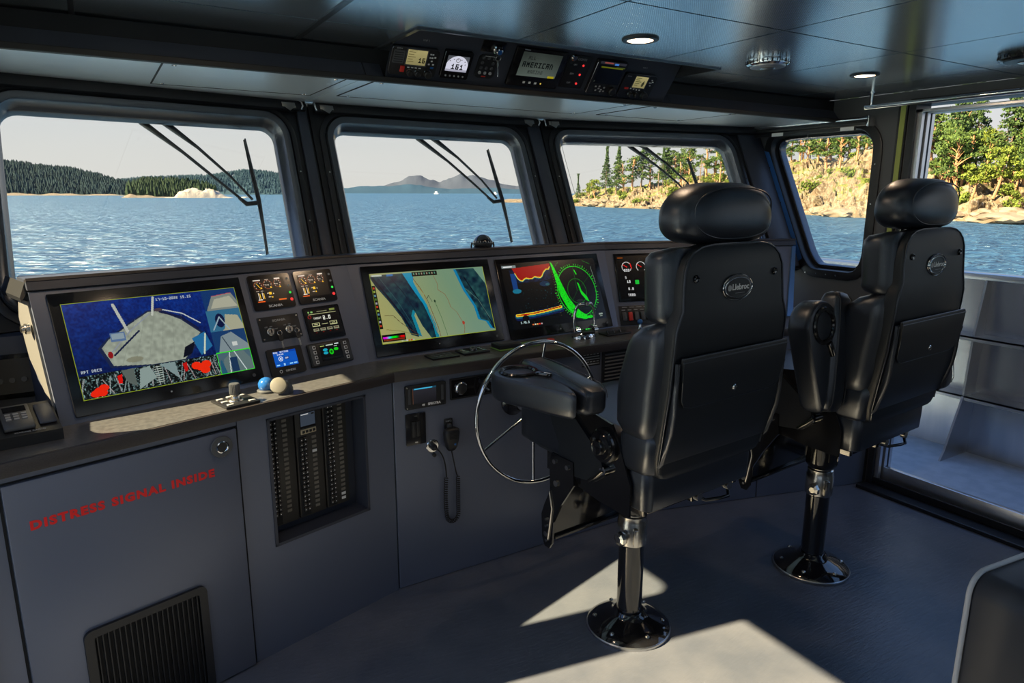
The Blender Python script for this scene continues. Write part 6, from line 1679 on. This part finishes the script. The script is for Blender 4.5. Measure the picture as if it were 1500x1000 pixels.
f = [(i*(ny+1)+j, (i+1)*(ny+1)+j, (i+1)*(ny+1)+j+1, i*(ny+1)+j+1) for i in range(nx) for j in range(ny)]
x_, y_ = P2(7.05, 640)
wr = G().add(v, f).o('bare_rock', WR, smooth=35, m=Tm(x_, y_, SEA) @ Rm(radians(-7), 'Z'))
tag(wr, 'bare whitish rock islet, brightest thing on the left horizon', 'rock')
x_, y_ = P2(10.2, 640)
r2_ = G().dome((0, 0, 0), 3.5, 12, 5, .35, full=False).o('sea_rock', WR, smooth=30, m=Tm(x_, y_, SEA-.1)); tag(r2_, 'tiny low rock right of the bare whitish rock', 'rock')
# hazy mountains on the middle horizon
ridge('hazy_mountains', 17.5, 34.5, 9000, [(17.5, 30), (19, 60), (21, 120), (22.0, 160), (22.7, 235), (23.4, 250), (24.3, 215), (25.3, 160), (26.1, 215), (27.0, 262), (28.2, 255), (29.3, 195), (30.5, 135), (31.5, 105), (32.4, 130), (33.3, 95), (34.5, 60)], HAZE1, 1200, 120, .03, 'pale grey mountains on the horizon in the middle window', 'mountain', 9)
ridge('low_far_shore', 16.5, 34.8, 6000, [(16.5, 38), (18.2, 52), (19.5, 68), (21, 66), (23, 85), (24.5, 60), (26, 42), (28, 50), (30, 55), (31, 40), (33, 45), (34.8, 22)], HAZE2, 500, 120, .05, 'thin blue strip of far shore below the pale mountains', 'shore', 5)
# two tiny white boats
for k, (az_, d_, s_) in enumerate(((25.0, 2600, 1.5), (29.8, 2300, 1.2))):
    x_, y_ = P2(az_, d_)
    bt = thing('boat', ('tiny white boat on the horizon, left of centre in the middle window', 'tiny white boat on the horizon near the wiper of the middle window')[k], 'boat', Tm(x_, y_, SEA) @ Rm(radians(-az_), 'Z'))
    G().loft([[(x*7*s_*q_, y*2*s_*q_, z) for x, y in ((1.1, 0), (.6, .9), (-1, .8), (-1, -.8), (.6, -.9))] for z, q_ in ((0, .8), (3*s_, 1))]).o('hull', WHITE, bt, 0)
    G().box(-4*s_, 2*s_, -1.4*s_, 1.4*s_, 3*s_, 7*s_).o('cabin', WHITE, bt, 0)
# ============================================================ NEAR ROCKY SHORE (starboard)
# waterline seen from the wheelhouse: azimuth -> distance
WLN = [(30.0, 338), (33.0, 345), (35.5, 335), (36.0, 250), (38, 240), (42, 214), (47, 190), (52, 175), (57.5, 152), (63, 143), (68, 135), (74, 128), (82, 120), (95, 112)]
def wd(az): return interp(WLN, az)
# height of the bluff top and how far back it stands
TOPH = [(30.0, .3), (31, .9), (33.0, 1.0), (35.6, 1.0), (36.4, 3.8), (38, 5), (41, 6.5), (44, 8), (47, 9.5), (50, 11), (53, 12.5), (58, 13.5), (62, 12), (66, 9.5), (80, 11), (95, 11)]
def gh(az, t):
    """ground height above the sea, t metres back from the waterline"""
    H = interp(TOPH, az)
    steep = float(np.interp(az, [33, 50, 53, 60, 64, 95], [30, 28, 24, 24, 38, 38]))
    u = min(1, max(0, t)/steep)
    base = H*(1-(1-u)**1.5)
    ax, ay = P2(az, wd(az)+t)
    k = min(1, t/4)*(.35+.65*min(1, H/8))
    return max(base+(fbm(ax, ay, .07, 4, 2)*2.4)*k, -.6 if t < 1 else .15)
def rockoff(p):
    """blocky outcrop displacement from the position itself"""
    q = Vector((p[0]*.13, p[1]*.13, p[2]*.42)); a = noise.voronoi(q)[0]
    q2 = Vector((p[0]*.30+9, p[1]*.30, p[2]*1.1)); b_ = noise.voronoi(q2)[0]
    return (min(a[1]-a[0], .5)*4.2-1.0)+(min(b_[1]-b_[0], .45)*2.4-.5)+noise.noise(Vector((p[0], p[1], p[2]*1.6)))*.35
def shoremat():
    m = M('shore_rock', (.66, .55, .40), .9, 0, .25, bump=(1.3, .9, .5))
    n = m.node_tree; b = n.nodes['Principled BSDF']
    t = n.nodes.new('ShaderNodeTexCoord'); ge_ = n.nodes.new('ShaderNodeNewGeometry'); sp_ = n.nodes.new('ShaderNodeSeparateXYZ'); pz = n.nodes.new('ShaderNodeSeparateXYZ')
    n.links.new(ge_.outputs['Normal'], sp_.inputs[0]); n.links.new(ge_.outputs['Position'], pz.inputs[0])
    def noise_(s, lo, hi):
        x = n.nodes.new('ShaderNodeTexNoise'); x.inputs['Scale'].default_value = s; x.inputs['Detail'].default_value = 6
        r = n.nodes.new('ShaderNodeMapRange'); r.inputs[1].default_value = lo; r.inputs[2].default_value = hi
        n.links.new(t.outputs['Object'], x.inputs[0]); n.links.new(x.outputs[0], r.inputs[0]); return r
    def mixc(fac, a, c):
        k = n.nodes.new('ShaderNodeMixRGB'); n.links.new(fac, k.inputs[0])
        if isinstance(a, tuple): k.inputs[1].default_value = (*a, 1)
        else: n.links.new(a, k.inputs[1])
        if isinstance(c, tuple): k.inputs[2].default_value = (*c, 1)
        else: n.links.new(c, k.inputs[2])
        return k.outputs[0]
    def math_(op, a, c):
        k = n.nodes.new('ShaderNodeMath'); k.operation = op
        for i, v_ in enumerate((a, c)):
            if isinstance(v_, (int, float)): k.inputs[i].default_value = v_
            else: n.links.new(v_, k.inputs[i])
        return k.outputs[0]
    rock = mixc(noise_(.35, .4, .62).outputs[0], (.185, .14, .09), (.10, .066, .038))
    rock = mixc(noise_(1.6, .45, .66).outputs[0], rock, (.25, .21, .155))
    rock = mixc(noise_(.9, .58, .70).outputs[0], rock, (.035, .026, .018))
    grass = mixc(noise_(.7, .4, .6).outputs[0], (.15, .17, .03), (.07, .10, .022))
    flat = n.nodes.new('ShaderNodeMapRange'); flat.inputs[1].default_value = .55; flat.inputs[2].default_value = .85; n.links.new(sp_.outputs['Z'], flat.inputs[0])
    hi = n.nodes.new('ShaderNodeMapRange'); hi.inputs[1].default_value = SEA+2.2; hi.inputs[2].default_value = SEA+4.5; n.links.new(pz.outputs['Z'], hi.inputs[0])
    gf = math_('MULTIPLY', math_('MULTIPLY', flat.outputs[0], hi.outputs[0]), noise_(.12, .42, .56).outputs[0])
    col = mixc(gf, rock, grass)
    lo = n.nodes.new('ShaderNodeMapRange'); lo.inputs[1].default_value = SEA+.65; lo.inputs[2].default_value = SEA+.25; n.links.new(pz.outputs['Z'], lo.inputs[0])
    col = mixc(lo.outputs[0], col, (.14, .11, .07))
    n.links.new(col, b.inputs['Base Color'])
    return m
SHM = shoremat()
azs = np.arange(30.3, 90.01, .10); ts = [-6, -2, 0, .5, 1, 1.6, 2.2, 3, 3.8, 4.6, 5.5, 6.5, 7.5, 8.5, 9.5, 10.5, 11.5, 12.5, 13.5, 14.5, 15.5, 16.5, 17.5, 18.5, 20, 21.5, 23, 24.5, 26, 28, 30, 33, 36, 40, 46, 56, 70]
v = []
for az in azs:
    jit = fbm(az, 0, .55, 2, 3)*4.0
    for t_ in ts:
        x, y = P2(az, wd(az)+t_+jit)
        h_ = gh(az, t_) if t_ > 0 else (-.9 if t_ < -1 else -.5)
        kk = max(0, min(1, t_/3))*(.3+.7*min(1, interp(TOPH, az)/9))*max(.15, min(1, (60-t_)/30))
        d_ = rockoff((x, y, h_))*kk; rx_, ry_ = P2(az, 1.0)
        v.append((x-rx_*d_, y-ry_*d_, SEA+h_+d_*.45))
nt_ = len(ts)
f = [(i*nt_+j, (i+1)*nt_+j, (i+1)*nt_+j+1, i*nt_+j+1) for i in range(len(azs)-1) for j in range(nt_-1)]
sh = G().add(v, f).o('rocky_shore', SHM, smooth=22)
tag(sh, 'sunlit tan rock bluff with grassy ledges across the right windows', 'shore')
def ground(az, t):
    jit = fbm(az, 0, .55, 2, 3)*4.0
    x, y = P2(az, wd(az)+t+jit); return Vector((x, y, SEA+gh(az, t)))

# boulders along the waterline
BO = M('boulder_rock', (.22, .185, .14), .85, 0, .3, vary=(1.2, (.11, .08, .05), .45, .65), bump=(2, .7, .2))
bmes = []
for s_ in range(5):
    r_ = random.Random(s_); bm = bmesh.new(); bmesh.ops.create_icosphere(bm, subdivisions=3, radius=1)
    for q in bm.verts:
        n_ = fbm(q.co.x+s_*5, q.co.y, 1.1, 3, q.co.z); c_ = noise.voronoi(q.co*1.3+Vector((s_*3, 0, 0)))[0][0]
        q.co *= .82+.28*n_+.25*c_; q.co.z *= .6
    me = bpy.data.meshes.new('boulder'); bm.to_mesh(me); bm.free(); me.materials.append(BO); bmes.append(me)
rb = random.Random(4); first = True
for k in range(110):
    az = rb.uniform(36.2, 76); t_ = rb.uniform(-1.2, 4.5); p_ = ground(az, max(.4, t_)); p_.z = SEA+rb.uniform(-.2, .5)+max(0, t_)*.3
    s_ = rb.uniform(.6, 1.9)*(1.5 if rb.random() < .12 else 1)
    o = bpy.data.objects.new('boulder', bmes[k % 5]); COL.objects.link(o); o.location = p_; o.scale = (s_*rb.uniform(1, 1.9), s_*rb.uniform(.8, 1.3), s_*rb.uniform(.6, 1.0)); o.rotation_euler = (rb.uniform(-.2, .2), rb.uniform(-.2, .2), rb.uniform(0, 6))
    vw = 'in the right front window' if az < 49.5 else 'in the side window' if az < 60 else 'in the doorway view'; tag(o, 'pale boulder at the waterline '+vw, 'boulder', 'waterline boulders '+vw)
for az, t_, sx_, lab in ((56.6, -.8, 6.5, 'broad smooth pale slab at the waterline in the side window'), (66.5, 1.0, 8.5, 'long pale rock slab at the waterline beside the second chair headrest'), (72, 13, 3.0, 'big white boulder above the waterline in the doorway view')):
    p_ = ground(az, max(t_, .4)); o = bpy.data.objects.new('rock_slab' if sx_ > 4 else 'large_boulder', bmes[int(sx_) % 5]); COL.objects.link(o); o.location = (p_.x, p_.y, p_.z+.1); o.scale = (sx_, sx_*.6, 1.9); o.rotation_euler = (0, 0, radians(90-az))
    tag(o, lab, 'rock')

# shrubs and trees
def leafmat(name, c1, c2):
    m = M(name, c1, .75, 0, .25, vary=(.9, c2, .38, .62))
    return m
LG = [leafmat('pine_green', (.090, .145, .028), (.036, .070, .020)), leafmat('fir_green', (.070, .125, .035), (.030, .062, .022)), leafmat('madrone_green', (.19, .24, .030), (.085, .125, .022)), leafmat('shrub_green', (.15, .20, .028), (.065, .10, .018))]
BARK = M('bark_grey', (.20, .14, .10), .9); BARK2 = M('bark_orange', (.42, .22, .11), .85)
def leaves(g, c, r, n, rnd, sz, flat=.55):
    for _ in range(n):
        d = Vector((rnd.gauss(0, 1), rnd.gauss(0, 1), rnd.gauss(0, 1)))
        d = d/d.length*(rnd.random()**.4)*r; d.z *= flat
        p_ = Vector(c)+d
        a = Vector((rnd.gauss(0, 1), rnd.gauss(0, 1), rnd.gauss(0, .6))).normalized(); b = a.orthogonal().normalized()
        b = (Matrix.Rotation(rnd.uniform(0, 6.3), 3, a) @ b); cc = a.cross(b)
        s_ = sz*rnd.uniform(.6, 1.3)
        g.add([(p_+b*s_)[:], (p_+cc*s_*.7)[:], (p_-b*s_)[:], (p_-cc*s_*.7)[:]], [(0, 1, 2, 3)])
def tree_proto(kind, seed):
    rnd = random.Random(seed); tr = G(); lf = G()
    if kind == 'fir':        # tall conifer, drooping tiers, ragged
        tr.tube([(0, 0, 0), (.1, 0, 4), (.05, .1, 9), (0, 0, 14.5)], [.28, .20, .12, .03], 7)
        for k in range(40):
            z = 3.2+k*.43; R = (3.1-.105*k)*rnd.uniform(.65, 1.15)
            for b_ in range(4):
                a = rnd.uniform(0, 6.3); q = Vector((cos(a)*R, sin(a)*R, z-.25*R))
                tr.tube([(0, 0, z), q[:]], [.05, .015], 3, cap=False)
                for u in (.35, .6, .85, 1.0):
                    leaves(lf, (q.x*u, q.y*u, z+(q.z-z)*u), .55*(1.1-.3*u), 7, rnd, .21, .5)
    elif kind == 'pine':     # open, flat-topped clumps
        tr.tube([(0, 0, 0), (.2, .1, 3), (-.1, .2, 6), (.2, 0, 9.5)], [.30, .24, .17, .06], 7)
        for k in range(24):
            z = rnd.uniform(3.0, 9.8); a = rnd.uniform(0, 6.3); R = rnd.uniform(.5, 3.2)*(1-.35*(z-3)/7)
            q = Vector((cos(a)*R, sin(a)*R, z+rnd.uniform(0, .7)))
            tr.tube([(0, 0, z-.9), (q*.5+Vector((0, 0, z*.5-.3)))[:], q[:]], [.08, .05, .02], 4, cap=False)
            leaves(lf, q[:], rnd.uniform(.8, 1.3), 48, rnd, .22, .42)
    elif kind == 'madrone':  # broad bright leafy crown, leaning orange trunk
        tr.tube([(0, 0, 0), (.5, .2, 2), (.9, .1, 4.2), (1.3, .3, 6.2)], [.26, .22, .16, .07], 7)
        tr.tube([(.5, .2, 2), (-.4, .4, 3.6), (-1.0, .2, 5.6)], [.16, .12, .05], 6)
        for k in range(20):
            a = rnd.uniform(0, 6.3); R = rnd.uniform(0, 2.3); z = rnd.uniform(3.6, 7.2)
            leaves(lf, (.3+cos(a)*R, .2+sin(a)*R, z), rnd.uniform(.7, 1.2), 50, rnd, .23, .7)
    elif kind == 'snag':
        tr.tube([(0, 0, 0), (.2, 0, 4), (.0, .1, 8.5)], [.22, .16, .03], 6)
        for k in range(16):
            z = rnd.uniform(2.5, 8); a = rnd.uniform(0, 6.3); R = rnd.uniform(.7, 2)
            tr.tube([(0, 0, z), (cos(a)*R, sin(a)*R, z+rnd.uniform(-.3, .6))], [.05, .012], 4, cap=False)
            if k % 3 == 0: leaves(lf, (cos(a)*R, sin(a)*R, z), .5, 14, rnd, .18, .5)
    else:
        for k in range(6):
            a = rnd.uniform(0, 6.3); tr.tube([(0, 0, 0), (cos(a)*.5, sin(a)*.5, .9)], [.05, .02], 4, cap=False)
        for k in range(9):
            a = rnd.uniform(0, 6.3); R = rnd.uniform(0, 1.1)
            leaves(lf, (cos(a)*R, sin(a)*R, rnd.uniform(.35, 1.2)), .6, 40, rnd, .15, .7)
    return tr, lf
KIND = {'fir': ('fir_tree', 'dark ragged fir on the rock bluff', 'firs on the near bluff', 1, BARK), 'pine': ('pine_tree', 'open-crowned green pine on the rock bluff', 'pines on the near bluff', 0, BARK2),
        'madrone': ('leafy_tree', 'bright yellow-green leafy tree on the rock bluff', 'leafy trees on the near bluff', 2, BARK2), 'snag': ('bare_tree', 'thin nearly bare tree on the rock bluff', 'bare trees on the near bluff', 0, BARK),
        'shrub': ('shrub', 'low bright green shrub on the rock bluff', 'shrubs on the near bluff', 3, BARK)}
PR = {}
for kd in KIND:
    L_ = []
    for s_ in range(3 if kd != 'snag' else 2):
        tr, lf = tree_proto(kd, 10*s_+len(kd))
        def mk(g, nm, mt):
            me = bpy.data.meshes.new(nm); me.from_pydata(g.v, [], g.f); me.materials.append(mt); me.update(); return me
        L_.append((mk(tr, 'trunk', KIND[kd][4]), mk(lf, 'crown', LG[KIND[kd][3]])))
    PR[kd] = L_
rt_ = random.Random(77)
def view(az):
    return ('in the right front window' if az < 49.5 else 'in the side window' if az < 60 else 'in the doorway view')
def plant(kd, az, t_, s_, lab1=None):
    p_ = ground(az, t_); nm, lab, grp, _, _ = KIND[kd]; a, b = rt_.choice(PR[kd])
    r_ = bpy.data.objects.new(nm, None); r_.empty_display_size = .3; COL.objects.link(r_); r_.location = (p_.x, p_.y, p_.z-.25); r_.scale = (s_*rt_.uniform(.85, 1.2),)*2+(s_,); r_.rotation_euler = (rt_.uniform(-.05, .05), rt_.uniform(-.06, .06), rt_.uniform(0, 6.3))
    lab = lab.replace('on the rock bluff', 'on the rock bluff '+view(az))
    if lab1: tag(r_, lab1, 'tree')
    else: tag(r_, lab, 'tree' if kd != 'shrub' else 'shrub', grp+' '+view(az))
    o1 = bpy.data.objects.new('trunk' if kd != 'shrub' else 'stems', a); COL.objects.link(o1); o1.parent = r_
    o2 = bpy.data.objects.new('crown' if kd != 'shrub' else 'foliage', b); COL.objects.link(o2); o2.parent = r_
# front right window: trees growing in height towards the right
TL = ['smallest fir, at the far left tip of the rock bluff', 'thin bare tree at the left tip of the rock bluff, beside the smallest fir', 'round bright bush-like tree near the left tip of the rock bluff', 'second round bright tree from the left tip of the rock bluff', 'first tall dark fir from the left on the rock bluff', 'second tall dark fir from the left on the rock bluff', 'leftmost open green pine on the rock bluff', 'second open green pine from the left on the rock bluff', 'third tall dark fir from the left on the rock bluff', 'third open green pine from the left, behind the wiper arms', 'thin bare tree between pines behind the wiper arms', 'tall dark fir right of the wiper arms in the right front window']
for kk_, (az, t_, kd, s_) in enumerate(((36.6, 14, 'fir', .50), (36.9, 10, 'snag', .5), (37.4, 16, 'madrone', .85), (38.0, 13, 'madrone', .95), (38.8, 20, 'fir', .95), (39.6, 18, 'fir', 1.05), (40.2, 14, 'pine', 1.05), (40.9, 16, 'pine', 1.15), (41.6, 20, 'fir', 1.0), (42.3, 22, 'pine', 1.1), (43.0, 18, 'snag', 1.0), (43.5, 24, 'fir', .95))):
    plant(kd, az, t_, s_, TL[kk_])
az = 43.8
while az < 88:
    for t0 in (19, 25, 31, 39):
        kd = rt_.choice(['pine', 'pine', 'madrone', 'fir', 'pine', 'snag'])
        plant(kd, az+rt_.uniform(-.5, .5), t0+rt_.uniform(-3, 3), rt_.uniform(.75, 1.15))
    az += 1.25 if az < 62 else 1.5
# trees lower on the slope in the doorway view
for k in range(40):
    plant(rt_.choice(['pine', 'madrone', 'pine', 'fir']), rt_.uniform(61.5, 78), rt_.uniform(9, 26), rt_.uniform(.75, 1.3))
for k in range(8): plant(rt_.choice(['pine', 'madrone', 'snag']), rt_.uniform(43, 51), rt_.uniform(13, 22), rt_.uniform(.4, .65))
for k in range(75):
    az = rt_.uniform(36.3, 80); plant('shrub', az, rt_.uniform(4, 24), rt_.uniform(.6, 1.6))
